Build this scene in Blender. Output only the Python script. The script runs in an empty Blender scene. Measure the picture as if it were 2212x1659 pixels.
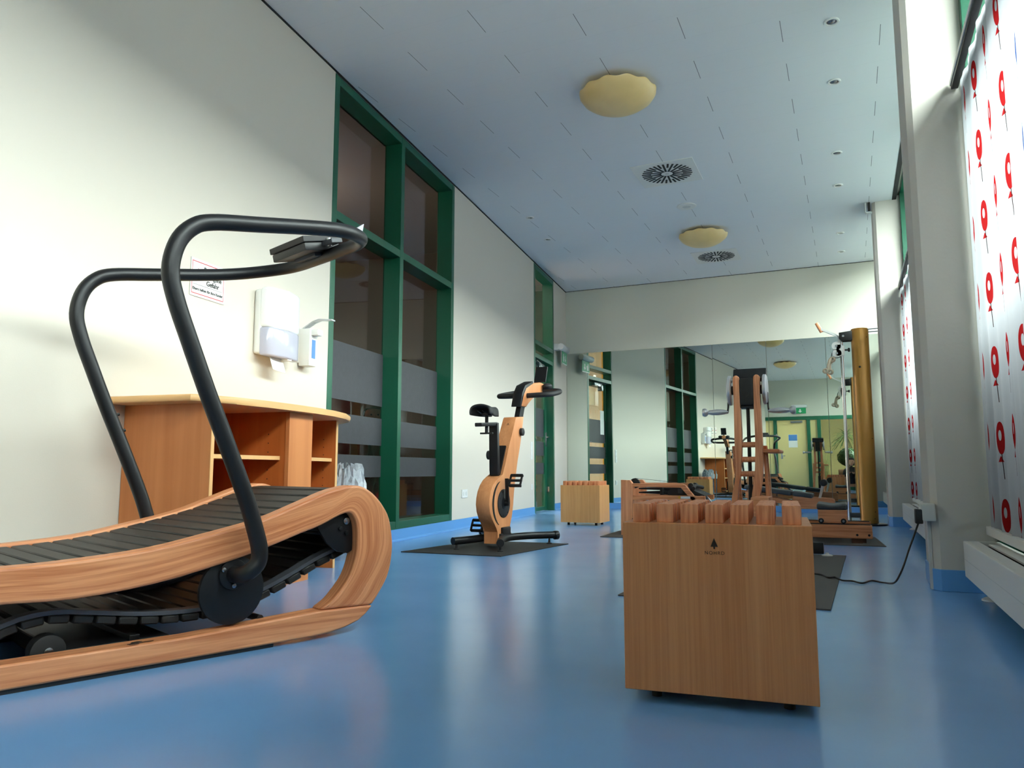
import bpy, bmesh, math, random
from mathutils import Vector, Matrix
random.seed(7)
C = bpy.context.scene.collection
PI = math.pi
V = Vector

# ------------------------------------------------------------------ materials
def lin(c):
    return tuple(((v / 255) / 12.92 if v / 255 <= 0.04045 else ((v / 255 + 0.055) / 1.055) ** 2.4) for v in c) + (1.0,)

def newmat(name):
    m = bpy.data.materials.new(name); m.use_nodes = True
    nt = m.node_tree; nt.nodes.clear()
    out = nt.nodes.new('ShaderNodeOutputMaterial')
    return m, nt, out

def N(nt, t, **kw):
    n = nt.nodes.new(t)
    for k, v in kw.items(): setattr(n, k, v)
    return n

def L(nt, a, b): nt.links.new(a, b)

def plain(name, rgb, rough=0.5, metal=0.0, spec=0.5, bump=0.0, bscale=200, vary=0.0, vscale=3, coat=0.0):
    m, nt, out = newmat(name)
    b = N(nt, 'ShaderNodeBsdfPrincipled')
    b.inputs['Base Color'].default_value = lin(rgb)
    b.inputs['Roughness'].default_value = rough
    b.inputs['Metallic'].default_value = metal
    b.inputs['Specular IOR Level'].default_value = spec
    b.inputs['Coat Weight'].default_value = coat
    L(nt, b.outputs[0], out.inputs[0])
    tc = N(nt, 'ShaderNodeTexCoord')
    if vary:
        n = N(nt, 'ShaderNodeTexNoise'); n.inputs['Scale'].default_value = vscale; n.inputs['Detail'].default_value = 4
        L(nt, tc.outputs['Object'], n.inputs['Vector'])
        mx = N(nt, 'ShaderNodeMix', data_type='RGBA')
        mx.inputs[6].default_value = lin(tuple(max(0, v * (1 - vary)) for v in rgb))
        mx.inputs[7].default_value = lin(tuple(min(255, v * (1 + vary)) for v in rgb))
        L(nt, n.outputs[0], mx.inputs[0]); L(nt, mx.outputs[2], b.inputs['Base Color'])
    if bump:
        n = N(nt, 'ShaderNodeTexNoise'); n.inputs['Scale'].default_value = bscale; n.inputs['Detail'].default_value = 2
        L(nt, tc.outputs['Object'], n.inputs['Vector'])
        bp = N(nt, 'ShaderNodeBump'); bp.inputs['Strength'].default_value = bump; bp.inputs['Distance'].default_value = 0.002
        L(nt, n.outputs[0], bp.inputs['Height']); L(nt, bp.outputs[0], b.inputs['Normal'])
    return m

def wood(name, c1, c2, axis='X', fine=90, along=2.5, rough=0.42, rings=0.0, seed=0.0, big=0.35, coords='Object'):
    m, nt, out = newmat(name)
    b = N(nt, 'ShaderNodeBsdfPrincipled'); b.inputs['Roughness'].default_value = rough
    b.inputs['Specular IOR Level'].default_value = 0.4
    tc = N(nt, 'ShaderNodeTexCoord')
    oi = N(nt, 'ShaderNodeObjectInfo')
    mp = N(nt, 'ShaderNodeMapping')
    sc = {'X': (along, fine, fine), 'Y': (fine, along, fine), 'Z': (fine, fine, along)}[axis]
    mp.inputs['Scale'].default_value = sc; mp.inputs['Location'].default_value = (seed, seed * 1.7, seed * 0.6)
    ad = N(nt, 'ShaderNodeVectorMath', operation='ADD')
    ml = N(nt, 'ShaderNodeMath', operation='MULTIPLY'); ml.inputs[1].default_value = 13.7
    L(nt, oi.outputs['Random'], ml.inputs[0]); L(nt, tc.outputs[coords], ad.inputs[0]); L(nt, ml.outputs[0], ad.inputs[1])
    L(nt, ad.outputs[0], mp.inputs['Vector'])
    n = N(nt, 'ShaderNodeTexNoise'); n.inputs['Scale'].default_value = 1.0; n.inputs['Detail'].default_value = 3
    n.inputs['Roughness'].default_value = 0.6; n.inputs['Distortion'].default_value = 0.4
    L(nt, mp.outputs[0], n.inputs['Vector'])
    mp2 = N(nt, 'ShaderNodeMapping')
    mp2.inputs['Scale'].default_value = tuple(v * 0.14 for v in sc)
    L(nt, ad.outputs[0], mp2.inputs['Vector'])
    n2 = N(nt, 'ShaderNodeTexNoise'); n2.inputs['Scale'].default_value = 1.0; n2.inputs['Detail'].default_value = 2
    n2.inputs['Distortion'].default_value = 0.8
    L(nt, mp2.outputs[0], n2.inputs['Vector'])
    a = N(nt, 'ShaderNodeMath', operation='MULTIPLY'); a.inputs[1].default_value = big
    L(nt, n2.outputs[0], a.inputs[0])
    s = N(nt, 'ShaderNodeMath', operation='MULTIPLY_ADD'); s.inputs[1].default_value = 1 - big
    L(nt, n.outputs[0], s.inputs[0]); L(nt, a.outputs[0], s.inputs[2])
    src = s
    if rings:
        w = N(nt, 'ShaderNodeTexNoise'); w.inputs['Scale'].default_value = 1.0; w.inputs['Detail'].default_value = 0.5
        mp3 = N(nt, 'ShaderNodeMapping'); mp3.inputs['Scale'].default_value = tuple(v * 0.09 for v in sc)
        L(nt, ad.outputs[0], mp3.inputs['Vector']); L(nt, mp3.outputs[0], w.inputs['Vector'])
        k = N(nt, 'ShaderNodeMath', operation='MULTIPLY'); k.inputs[1].default_value = 26.0; L(nt, w.outputs[0], k.inputs[0])
        f = N(nt, 'ShaderNodeMath', operation='PINGPONG'); f.inputs[1].default_value = 1.0; L(nt, k.outputs[0], f.inputs[0])
        f2 = N(nt, 'ShaderNodeMath', operation='SUBTRACT'); f2.inputs[1].default_value = 0.5; L(nt, f.outputs[0], f2.inputs[0])
        g = N(nt, 'ShaderNodeMath', operation='MULTIPLY_ADD'); g.inputs[1].default_value = rings
        L(nt, f2.outputs[0], g.inputs[0]); L(nt, s.outputs[0], g.inputs[2]); src = g
    r = N(nt, 'ShaderNodeValToRGB')
    r.color_ramp.elements[0].position = 0.32; r.color_ramp.elements[0].color = lin(c1)
    r.color_ramp.elements[1].position = 0.66; r.color_ramp.elements[1].color = lin(c2)
    L(nt, src.outputs[0], r.inputs[0]); L(nt, r.outputs[0], b.inputs['Base Color'])
    bp = N(nt, 'ShaderNodeBump'); bp.inputs['Strength'].default_value = 0.06; bp.inputs['Distance'].default_value = 0.001
    L(nt, src.outputs[0], bp.inputs['Height']); L(nt, bp.outputs[0], b.inputs['Normal'])
    L(nt, b.outputs[0], out.inputs[0])
    return m

def glass(name, tint=(255, 255, 255), refl=1.0):
    m, nt, out = newmat(name)
    t = N(nt, 'ShaderNodeBsdfTransparent'); t.inputs[0].default_value = lin(tint)
    g = N(nt, 'ShaderNodeBsdfGlossy'); g.inputs['Roughness'].default_value = 0.0
    lw = N(nt, 'ShaderNodeFresnel'); ge = N(nt, 'ShaderNodeNewGeometry')
    fi = N(nt, 'ShaderNodeMath', operation='MULTIPLY_ADD'); fi.inputs[1].default_value = 1 / 1.5 - 1.5; fi.inputs[2].default_value = 1.5
    L(nt, ge.outputs['Backfacing'], fi.inputs[0]); L(nt, fi.outputs[0], lw.inputs['IOR'])
    k = N(nt, 'ShaderNodeMath', operation='MULTIPLY', use_clamp=True); k.inputs[1].default_value = 1.0 * refl
    L(nt, lw.outputs[0], k.inputs[0])
    mx = N(nt, 'ShaderNodeMixShader'); L(nt, k.outputs[0], mx.inputs[0]); L(nt, t.outputs[0], mx.inputs[1]); L(nt, g.outputs[0], mx.inputs[2])
    L(nt, mx.outputs[0], out.inputs[0])
    return m

M = {}
def mats():
    M['wall'] = plain('wall_paint', (206, 198, 186), 0.75, spec=0.25, bump=0.12, bscale=140)
    M['endwall'] = plain('wall_paint_green_white', (196, 195, 181), 0.75, spec=0.25, bump=0.1, bscale=140)
    M['pillar'] = plain('pillar_paint', (196, 191, 182), 0.7, spec=0.25, bump=0.25, bscale=60)
    M['base'] = plain('blue_vinyl_base', (92, 150, 208), 0.35)
    M['dark'] = plain('shadow_black', (14, 15, 16), 0.8)
    M['green'] = plain('green_lacquer', (13, 82, 58), 0.35)
    M['glass'] = glass('clear_glass', (236, 228, 222))
    M['glass_out'] = glass('window_glass', (242, 250, 246))
    M['mirror'] = plain('mirror_silver', (222, 233, 225), 0.004, metal=1.0)
    M['frost'] = plain("frosted_film", (62, 62, 66), 0.55, spec=0.3, bump=0.5, bscale=110, vary=0.08, vscale=25)
    M['white'] = plain('white_plastic', (232, 231, 228), 0.25)
    M['white_matt'] = plain('white_enamel', (222, 221, 216), 0.4)
    M['grey_white'] = plain('pale_grey_metal', (196, 196, 192), 0.45)
    M['black'] = plain('black_powder_coat', (17, 17, 20), 0.42, spec=0.4, bump=0.08, bscale=900)
    M['black_soft'] = plain('black_rubber', (27, 27, 29), 0.62, bump=0.1, bscale=400)
    M['slat'] = plain('black_slat', (24, 23, 22), 0.5, bump=0.06, bscale=300)
    M['belt'] = plain('grey_belt_rubber', (70, 72, 78), 0.42)
    M['steel'] = plain('brushed_steel', (180, 182, 186), 0.25, metal=1.0)
    M['alu'] = plain('cast_aluminium', (206, 207, 210), 0.30, metal=0.7)
    M['chrome'] = plain('chrome', (205, 205, 205), 0.08, metal=1.0)
    M['ash'] = wood('ash_wood', (184, 108, 66), (222, 152, 106), 'X', 120, 4, rings=0.22, big=0.3)
    M['ash_bent'] = wood('bent_ash_wood', (184, 108, 66), (222, 152, 106), 'X', 120, 4, rings=0.22, big=0.3, coords='UV')
    M['ash_end'] = wood('ash_end_grain', (198, 122, 80), (228, 160, 116), 'Z', 150, 5, rings=0.25)
    M['stick'] = wood('stick_wood', (188, 110, 70), (224, 152, 108), 'Z', 170, 10, rings=0.3)
    M['oak'] = wood('oak_veneer', (180, 112, 66), (208, 142, 92), 'Z', 160, 3.0, big=0.55)
    M['oak_pale'] = wood('oak_pale', (190, 132, 76), (212, 156, 98), 'Z', 120, 3.0)
    M['bike_wood'] = wood('bike_cherry', (186, 118, 72), (214, 148, 100), 'Z', 60, 2.0, big=0.6)
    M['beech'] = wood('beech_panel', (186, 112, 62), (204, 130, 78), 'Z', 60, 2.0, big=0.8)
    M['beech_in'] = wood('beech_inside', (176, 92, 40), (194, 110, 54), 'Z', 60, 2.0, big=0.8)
    M['beech_edge'] = plain('beech_edge_band', (226, 176, 118), 0.4, vary=0.04)
    M['gold'] = plain('gold_lacquer', (176, 128, 58), 0.32, metal=0.35)
    M['grey_pad'] = plain('grey_vinyl', (62, 64, 68), 0.5, bump=0.1, bscale=200)
    M['mat'] = plain('black_mat', (36, 35, 34), 0.75, bump=0.3, bscale=500, vary=0.1, vscale=40)
    M['mat_grey'] = plain('dark_grey_mat', (70, 69, 67), 0.75, bump=0.3, bscale=500, vary=0.06, vscale=40)
    M['lampglass'] = plain('amber_lamp_glass', (226, 194, 132), 0.3, vary=0.06, vscale=6)
    M['paper'] = plain('paper', (236, 234, 230), 0.8)
    M['clearpl'] = plain('smoky_plastic', (176, 174, 188), 0.12)
    M['red'] = plain('sign_red', (190, 30, 50), 0.5)
    M['ink'] = plain('ink_black', (26, 24, 26), 0.6)
    M['burn'] = plain('burnt_logo', (40, 26, 18), 0.7)
    M['signgreen'] = plain('sign_green', (24, 140, 86), 0.4)
    M['blue'] = plain('label_blue', (70, 120, 180), 0.4)
    M['bag'] = plain('grey_bag', (150, 154, 160), 0.35, vary=0.2, vscale=40)
    M['rope'] = plain('natural_rope', (188, 172, 150), 0.9, bump=1.0, bscale=250)
    M['yellow'] = plain('yellow_paint', (206, 190, 132), 0.7)
    M['yellow_door'] = plain('yellow_door', (206, 188, 128), 0.5)
    M['redroom'] = plain('red_panel', (120, 22, 30), 0.4)
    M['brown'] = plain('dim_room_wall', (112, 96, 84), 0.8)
    M['skin'] = plain('skin', (206, 152, 124), 0.55)
    M['hair'] = plain('dark_hair', (34, 22, 18), 0.6, bump=0.6, bscale=120)
    M['cloth'] = plain('black_clothes', (24, 24, 30), 0.85, bump=0.2, bscale=80)
    M['leaf'] = plain('leaf_green', (38, 70, 34), 0.55, vary=0.3, vscale=12)
    M['leaf_pale'] = plain('leaf_pale', (92, 122, 66), 0.55, vary=0.2, vscale=12)
    M['terracotta'] = plain('terracotta', (150, 96, 70), 0.7, vary=0.08)
    M['asphalt'] = plain('paving', (84, 86, 84), 0.9, vary=0.1)
    M['sky_block'] = plain('sky_block_grey', (88, 90, 92), 0.9)  # grey of the added shapes that hold back skylight
    M['cream'] = plain('cream_render', (236, 222, 190), 0.9)
    M['ochre'] = plain('ochre_render', (206, 154, 52), 0.9)
    M['hedge'] = plain('hedge_green', (38, 48, 38), 0.9, vary=0.25, vscale=9)
    M['cyan'] = plain('cyan_cap', (60, 190, 210), 0.4)
    M['brownwood'] = plain('dark_wood', (92, 60, 40), 0.6)

def floor_mat():
    m, nt, out = newmat('blue_linoleum')
    b = N(nt, 'ShaderNodeBsdfPrincipled')
    tc = N(nt, 'ShaderNodeTexCoord')
    n = N(nt, 'ShaderNodeTexNoise'); n.inputs['Scale'].default_value = 2.2; n.inputs['Detail'].default_value = 5
    L(nt, tc.outputs['Object'], n.inputs['Vector'])
    r = N(nt, 'ShaderNodeValToRGB')
    r.color_ramp.elements[0].position = 0.3; r.color_ramp.elements[0].color = lin((108, 156, 208))
    r.color_ramp.elements[1].position = 0.7; r.color_ramp.elements[1].color = lin((116, 164, 216))
    L(nt, n.outputs[0], r.inputs[0]); L(nt, r.outputs[0], b.inputs['Base Color'])
    n1 = N(nt, 'ShaderNodeTexNoise'); n1.inputs['Scale'].default_value = 9; n1.inputs['Detail'].default_value = 3
    L(nt, tc.outputs['Object'], n1.inputs['Vector'])
    rr = N(nt, 'ShaderNodeMapRange'); rr.inputs[3].default_value = 0.205; rr.inputs[4].default_value = 0.215
    L(nt, n1.outputs[0], rr.inputs[0]); L(nt, rr.outputs[0], b.inputs['Roughness'])
    n2 = N(nt, 'ShaderNodeTexNoise'); n2.inputs['Scale'].default_value = 30; n2.inputs['Detail'].default_value = 2
    L(nt, tc.outputs['Object'], n2.inputs['Vector'])
    bp = N(nt, 'ShaderNodeBump'); bp.inputs['Strength'].default_value = 0.0; bp.inputs['Distance'].default_value = 0.002
    L(nt, n2.outputs[0], bp.inputs['Height']); L(nt, bp.outputs[0], b.inputs['Normal'])
    b.inputs['Specular IOR Level'].default_value = 0.75
    L(nt, b.outputs[0], out.inputs[0]); return m

def mth(nt, op, a, b=None, c=None, clamp=False):
    n = N(nt, 'ShaderNodeMath', operation=op, use_clamp=clamp)
    for i, v in enumerate((a, b, c)):
        if v is None: continue
        if isinstance(v, (int, float)): n.inputs[i].default_value = v
        else: L(nt, v, n.inputs[i])
    return n.outputs[0]

def ceiling_mat():
    # smooth panels with short open joints running along the room, staggered from row to row
    m, nt, out = newmat('ceiling_panels')
    b = N(nt, 'ShaderNodeBsdfPrincipled'); b.inputs['Roughness'].default_value = 0.7
    b.inputs['Specular IOR Level'].default_value = 0.25
    tc = N(nt, 'ShaderNodeTexCoord'); sp = N(nt, 'ShaderNodeSeparateXYZ'); L(nt, tc.outputs['Object'], sp.inputs[0])
    u = mth(nt, 'DIVIDE', mth(nt, 'ADD', sp.outputs[0], 8.0 * 0.589 + 1.458 + 0.2945), 0.589)
    col = mth(nt, 'FLOOR', u)
    fx = mth(nt, 'ABSOLUTE', mth(nt, 'SUBTRACT', mth(nt, 'FRACT', u), 0.5))
    y0 = mth(nt, 'SUBTRACT', sp.outputs[1], mth(nt, 'MULTIPLY_ADD', col, 0.303, 4.208 - 8 * 0.303))
    fy = mth(nt, 'FRACT', mth(nt, 'DIVIDE', mth(nt, 'ADD', y0, 55.6), 0.556))
    slit = mth(nt, 'MULTIPLY', mth(nt, 'LESS_THAN', fx, 0.0034), mth(nt, 'LESS_THAN', fy, 0.47))
    jy = mth(nt, 'FRACT', mth(nt, 'DIVIDE', mth(nt, 'ADD', sp.outputs[1], 55.6 - 4.208), 0.278))
    joint = mth(nt, 'MULTIPLY', mth(nt, 'LESS_THAN', jy, 0.008), 0.10)
    mask = mth(nt, 'MAXIMUM', slit, joint)
    mx = N(nt, 'ShaderNodeMix', data_type='RGBA'); L(nt, mask, mx.inputs[0])
    mx.inputs[6].default_value = lin((226, 228, 230)); mx.inputs[7].default_value = lin((112, 116, 120))
    L(nt, mx.outputs[2], b.inputs['Base Color'])
    L(nt, b.outputs[0], out.inputs[0]); return m

def curtain_mat(name, second):
    # white sheer cloth printed with balloon-like flowers: oval with a pale hole, small bud, thin stem
    m, nt, out = newmat(name)
    uv = N(nt, 'ShaderNodeUVMap'); sp = N(nt, 'ShaderNodeSeparateXYZ'); L(nt, uv.outputs[0], sp.inputs[0])
    px, pz = 0.33, 0.318
    uu = mth(nt, 'DIVIDE', sp.outputs[0], px)
    col = mth(nt, 'FLOOR', uu)
    x = mth(nt, 'MULTIPLY', mth(nt, 'SUBTRACT', mth(nt, 'FRACT', uu), 0.5), px)
    even = mth(nt, 'FRACT', mth(nt, 'MULTIPLY', col, 0.5))
    vv = mth(nt, 'DIVIDE', mth(nt, 'ADD', sp.outputs[1], mth(nt, 'MULTIPLY', even, 0.03)), pz)
    z = mth(nt, 'MULTIPLY', mth(nt, 'FRACT', vv), pz)
    def ell(cx, cz, rx, rz):
        a = mth(nt, 'DIVIDE', mth(nt, 'SUBTRACT', x, cx), rx); bb = mth(nt, 'DIVIDE', mth(nt, 'SUBTRACT', z, cz), rz)
        return mth(nt, 'LESS_THAN', mth(nt, 'ADD', mth(nt, 'MULTIPLY', a, a), mth(nt, 'MULTIPLY', bb, bb)), 1.0)
    oval = ell(0, 0.225, 0.031, 0.068)
    hole = ell(-0.003, 0.236, 0.0095, 0.022)
    hw = mth(nt, 'MULTIPLY', mth(nt, 'SUBTRACT', 0.152, z), 0.75)
    tri = mth(nt, 'MULTIPLY', mth(nt, 'LESS_THAN', mth(nt, 'ABSOLUTE', mth(nt, 'ADD', x, 0.006)), hw),
              mth(nt, 'MULTIPLY', mth(nt, 'GREATER_THAN', z, 0.126), mth(nt, 'LESS_THAN', z, 0.152)))
    stem = mth(nt, 'MULTIPLY', mth(nt, 'LESS_THAN', mth(nt, 'ABSOLUTE', mth(nt, 'SUBTRACT', x, mth(nt, 'MULTIPLY', mth(nt, 'SUBTRACT', 0.16, z), 0.08))), 0.0026),
               mth(nt, 'MULTIPLY', mth(nt, 'GREATER_THAN', z, 0.055), mth(nt, 'LESS_THAN', z, 0.16)))
    ov = mth(nt, 'MULTIPLY', oval, mth(nt, 'SUBTRACT', 1.0, hole))
    c3 = mth(nt, 'FRACT', mth(nt, 'MULTIPLY', mth(nt, 'ADD', col, 0.5), 1 / 6))
    isb = mth(nt, 'GREATER_THAN', c3, 0.6)
    mot = mth(nt, 'MAXIMUM', mth(nt, 'MAXIMUM', ov, tri), stem)
    mc = N(nt, 'ShaderNodeMix', data_type='RGBA'); L(nt, isb, mc.inputs[0])
    mc.inputs[6].default_value = lin((206, 44, 46)); mc.inputs[7].default_value = lin(second)
    ms = N(nt, 'ShaderNodeMix', data_type='RGBA'); L(nt, stem, ms.inputs[0]); L(nt, mc.outputs[2], ms.inputs[6]); ms.inputs[7].default_value = lin((70, 40, 40))
    mk = N(nt, 'ShaderNodeMix', data_type='RGBA'); L(nt, mot, mk.inputs[0]); mk.inputs[6].default_value = lin((240, 241, 246)); L(nt, ms.outputs[2], mk.inputs[7])
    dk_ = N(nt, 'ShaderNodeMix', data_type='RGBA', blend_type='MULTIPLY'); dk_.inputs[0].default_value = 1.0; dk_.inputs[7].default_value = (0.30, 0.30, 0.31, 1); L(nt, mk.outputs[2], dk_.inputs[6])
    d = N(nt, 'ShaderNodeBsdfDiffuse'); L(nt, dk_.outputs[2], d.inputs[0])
    t = N(nt, 'ShaderNodeBsdfTranslucent'); L(nt, mk.outputs[2], t.inputs[0])
    mx = N(nt, 'ShaderNodeMixShader'); mx.inputs[0].default_value = 0.17
    L(nt, d.outputs[0], mx.inputs[1]); L(nt, t.outputs[0], mx.inputs[2])
    L(nt, mx.outputs[0], out.inputs[0]); return m

mats()
M['floor'] = floor_mat(); M['ceiling'] = ceiling_mat()
M['curtain'] = curtain_mat('printed_curtain', (52, 92, 170)); M['curtain_teal'] = curtain_mat('printed_curtain_teal', (24, 150, 130))

# ------------------------------------------------------------------ mesh builder
class B:
    def __init__(self): self.bm = bmesh.new(); self.uv = None
    def _bev(self, verts, off, seg=2):
        if off <= 0: return
        es = set()
        for v in verts:
            for e in v.link_edges: es.add(e)
        bmesh.ops.bevel(self.bm, geom=list(es), offset=off, segments=seg, profile=0.6, affect='EDGES', clamp_overlap=True)
    def box(self, x0, x1, y0, y1, z0, z1, bev=0.0, mat=None, seg=2):
        mt = Matrix.Translation(((x0 + x1) / 2, (y0 + y1) / 2, (z0 + z1) / 2)) @ Matrix.Diagonal((abs(x1 - x0), abs(y1 - y0), abs(z1 - z0), 1))
        if mat is not None: mt = mat @ mt
        r = bmesh.ops.create_cube(self.bm, size=1.0, matrix=mt)
        self._bev(r['verts'], bev, seg); return self
    def cyl(self, p0, p1, r0, r1=None, seg=20, bev=0.0):
        p0, p1 = V(p0), V(p1); d = p1 - p0
        q = d.to_track_quat('Z', 'Y').to_matrix().to_4x4()
        r = bmesh.ops.create_cone(self.bm, cap_ends=True, segments=seg, radius1=r0, radius2=r0 if r1 is None else r1, depth=d.length,
                                  matrix=Matrix.Translation((p0 + p1) / 2) @ q)
        if bev:
            es = [e for e in {e for v in r['verts'] for e in v.link_edges} if any(len(f.verts) > 4 for f in e.link_faces)]
            bmesh.ops.bevel(self.bm, geom=es, offset=bev, segments=2, profile=0.5, affect='EDGES')
        return self
    def ball(self, c, r, seg=16, scale=(1, 1, 1)):
        bmesh.ops.create_uvsphere(self.bm, u_segments=seg, v_segments=max(6, seg // 2), radius=r,
                                  matrix=Matrix.Translation(V(c)) @ Matrix.Diagonal((*scale, 1)))
        return self
    def sweep(self, pts, prof, closed=False, up=None):
        # sweep a closed 2D profile [(a,b)] along pts, rotation-minimising frame
        pts = [V(p) for p in pts]; n = len(pts); rings = []
        T = []
        for i in range(n):
            a = pts[(i - 1) % n] if closed or i else pts[0]; b = pts[(i + 1) % n] if closed or i < n - 1 else pts[-1]
            T.append((b - a).normalized())
        u = V(up) if up else (V((0, 0, 1)) if abs(T[0].z) < 0.9 else V((1, 0, 0)))
        for i in range(n):
            s = T[i].cross(u)
            if s.length < 1e-5: s = T[i].cross(V((1, 0.01, 0)))
            s.normalize(); w = s.cross(T[i]).normalized()
            if up is None: u = w
            rings.append([self.bm.verts.new(pts[i] + s * a + w * b) for a, b in prof])
        k = len(prof)
        for i in range(n if closed else n - 1):
            r0, r1 = rings[i], rings[(i + 1) % n]
            for j in range(k):
                self.bm.faces.new((r0[j], r0[(j + 1) % k], r1[(j + 1) % k], r1[j]))
        if not closed:
            self.bm.faces.new(list(reversed(rings[0]))); self.bm.faces.new(rings[-1])
        return self
    def tube(self, pts, r, seg=12, closed=False):
        return self.sweep(pts, [(r * math.cos(2 * PI * i / seg), r * math.sin(2 * PI * i / seg)) for i in range(seg)], closed)
    def prism(self, poly, plane, a, b, bev=0.0, seg=2):
        # extrude a 2D polygon lying in plane 'XZ','XY','YZ' between offsets a and b on the third axis
        def P(p, h):
            return {'XZ': (p[0], h, p[1]), 'XY': (p[0], p[1], h), 'YZ': (h, p[0], p[1])}[plane]
        v0 = [self.bm.verts.new(P(p, a)) for p in poly]; v1 = [self.bm.verts.new(P(p, b)) for p in poly]
        n = len(poly); fs = [self.bm.faces.new(v0), self.bm.faces.new(list(reversed(v1)))]
        for i in range(n): fs.append(self.bm.faces.new((v0[(i + 1) % n], v0[i], v1[i], v1[(i + 1) % n])))
        if bev:
            es = list({e for f in fs[:2] for e in f.edges})
            bmesh.ops.bevel(self.bm, geom=es, offset=bev, segments=seg, profile=0.5, affect='EDGES', clamp_overlap=True)
        return self
    def lathe(self, prof, c=(0, 0, 0), axis='Z', seg=32, wob=None):
        c = V(c); rings = []
        for i, (r, h) in enumerate(prof):
            ring = []
            for j in range(seg):
                a = 2 * PI * j / seg; rr = r * (1 + (wob(a, i) if wob else 0)); p = (rr * math.cos(a), rr * math.sin(a), h)
                if axis == 'X': p = (p[2], p[0], p[1])
                if axis == 'Y': p = (p[1], p[2], p[0])
                ring.append(self.bm.verts.new(c + V(p)))
            rings.append(ring)
        for r0, r1 in zip(rings, rings[1:]):
            for j in range(seg): self.bm.faces.new((r0[j], r0[(j + 1) % seg], r1[(j + 1) % seg], r1[j]))
        self.bm.faces.new(list(reversed(rings[0]))); self.bm.faces.new(rings[-1]); return self
    def grid(self, f, nu, nv, uvf=None):
        vs = [[self.bm.verts.new(f(i / nu, j / nv)) for j in range(nv + 1)] for i in range(nu + 1)]
        if uvf and self.uv is None: self.uv = self.bm.loops.layers.uv.new('UVMap')
        for i in range(nu):
            for j in range(nv):
                fc = self.bm.faces.new((vs[i][j], vs[i + 1][j], vs[i + 1][j + 1], vs[i][j + 1]))
                if uvf:
                    for lp, (a, b) in zip(fc.loops, ((i, j), (i + 1, j), (i + 1, j + 1), (i, j + 1))):
                        lp[self.uv].uv = uvf(a / nu, b / nv)
        return self
    def build(self, name, mat, parent=None, smooth=True, loc=None, rot=None, normals=True):
        if normals: bmesh.ops.recalc_face_normals(self.bm, faces=self.bm.faces[:])
        me = bpy.data.meshes.new(name); self.bm.to_mesh(me); self.bm.free()
        me.materials.append(M[mat] if isinstance(mat, str) else mat)
        if smooth:
            me.polygons.foreach_set('use_smooth', [True] * len(me.polygons))
            me.set_sharp_from_angle(angle=math.radians(38))
        o = bpy.data.objects.new(name, me); C.objects.link(o)
        if parent: o.parent = parent
        if loc: o.location = loc
        if rot: o.rotation_euler = rot
        return o

def tag(o, label, cat, group=None, kind=None):
    o['label'] = label; o['category'] = cat
    if group: o['group'] = group
    if kind: o['kind'] = kind
    return o

def thing(name, label, cat, loc=(0, 0, 0), rotz=0.0, group=None):
    o = bpy.data.objects.new(name, None); C.objects.link(o)
    o.empty_display_size = 0.1; o.location = loc; o.rotation_euler = (0, 0, rotz)
    return tag(o, label, cat, group)

def struct(name, b, mat, label=None, parent=None, smooth=False):
    o = b.build(name, mat, parent, smooth=smooth)
    if parent is None:
        o['kind'] = 'structure'
        if label: o['label'] = label
    return o

def sroot(name, label=None, loc=(0, 0, 0), rotz=0):
    o = bpy.data.objects.new(name, None); C.objects.link(o); o.location = loc; o.rotation_euler = (0, 0, rotz)
    o['kind'] = 'structure'
    if label: o['label'] = label
    return o

def text(name, s, size, mat, parent, loc, rot, align='CENTER', depth=0.0006, spacing=1.0, bold=0.0):
    cu = bpy.data.curves.new(name, 'FONT'); cu.body = s; cu.size = size; cu.align_x = align; cu.align_y = 'CENTER'
    cu.extrude = depth; cu.space_character = spacing; cu.offset = bold
    tmp = bpy.data.objects.new('tmp_text', cu); C.objects.link(tmp)
    bpy.context.view_layer.update()
    me = bpy.data.meshes.new_from_object(tmp.evaluated_get(bpy.context.evaluated_depsgraph_get()))
    bpy.data.objects.remove(tmp); bpy.data.curves.remove(cu)
    me.materials.clear(); me.materials.append(M[mat])
    o = bpy.data.objects.new(name, me); C.objects.link(o); o.parent = parent
    o.location = loc; o.rotation_euler = rot
    return o

def copy_tree(o, parent=None):
    c = o.copy(); C.objects.link(c)
    if parent: c.parent = parent
    for ch in list(o.children): copy_tree(ch, c)
    return c

def arc(cx, cy, r, a0, a1, n):
    return [(cx + r * math.cos(a0 + (a1 - a0) * i / n), cy + r * math.sin(a0 + (a1 - a0) * i / n)) for i in range(n + 1)]

def smooth_path(pts, n=6, closed=False):
    pts = [V(p) for p in pts]; out = []; m = len(pts)
    rng = range(m if closed else m - 1)
    for i in rng:
        p1, p2 = pts[i], pts[(i + 1) % m]
        p0 = pts[i - 1] if (closed or i > 0) else p1 * 2 - p2
        p3 = pts[(i + 2) % m] if (closed or i < m - 2) else p2 * 2 - p1
        for k in range(n):
            t = k / n
            out.append(0.5 * ((2 * p1) + (p2 - p0) * t + (2 * p0 - 5 * p1 + 4 * p2 - p3) * t * t + (3 * p1 - p0 - 3 * p2 + p3) * t ** 3))
    if not closed: out.append(pts[-1])
    return out

# ------------------------------------------------------------------ camera frame and room constants
H = 3.41
YE = 11.15            # end wall with the mirrors
YB = -2.75            # back wall behind the camera
WU = V((-0.1138, 0.9935, 0)).normalized()      # direction of the left wall
WN = V((WU.y, -WU.x, 0))                        # its normal, into the room
W0 = V((-2.759, 0, 0))
WROT = math.atan2(WU.y, WU.x)
def lw(s, off=0.0, z=0.0): return W0 + WU * s + WN * off + V((0, 0, z))
S_BACK = YB / WU.y; S_END = YE / WU.y

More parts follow.
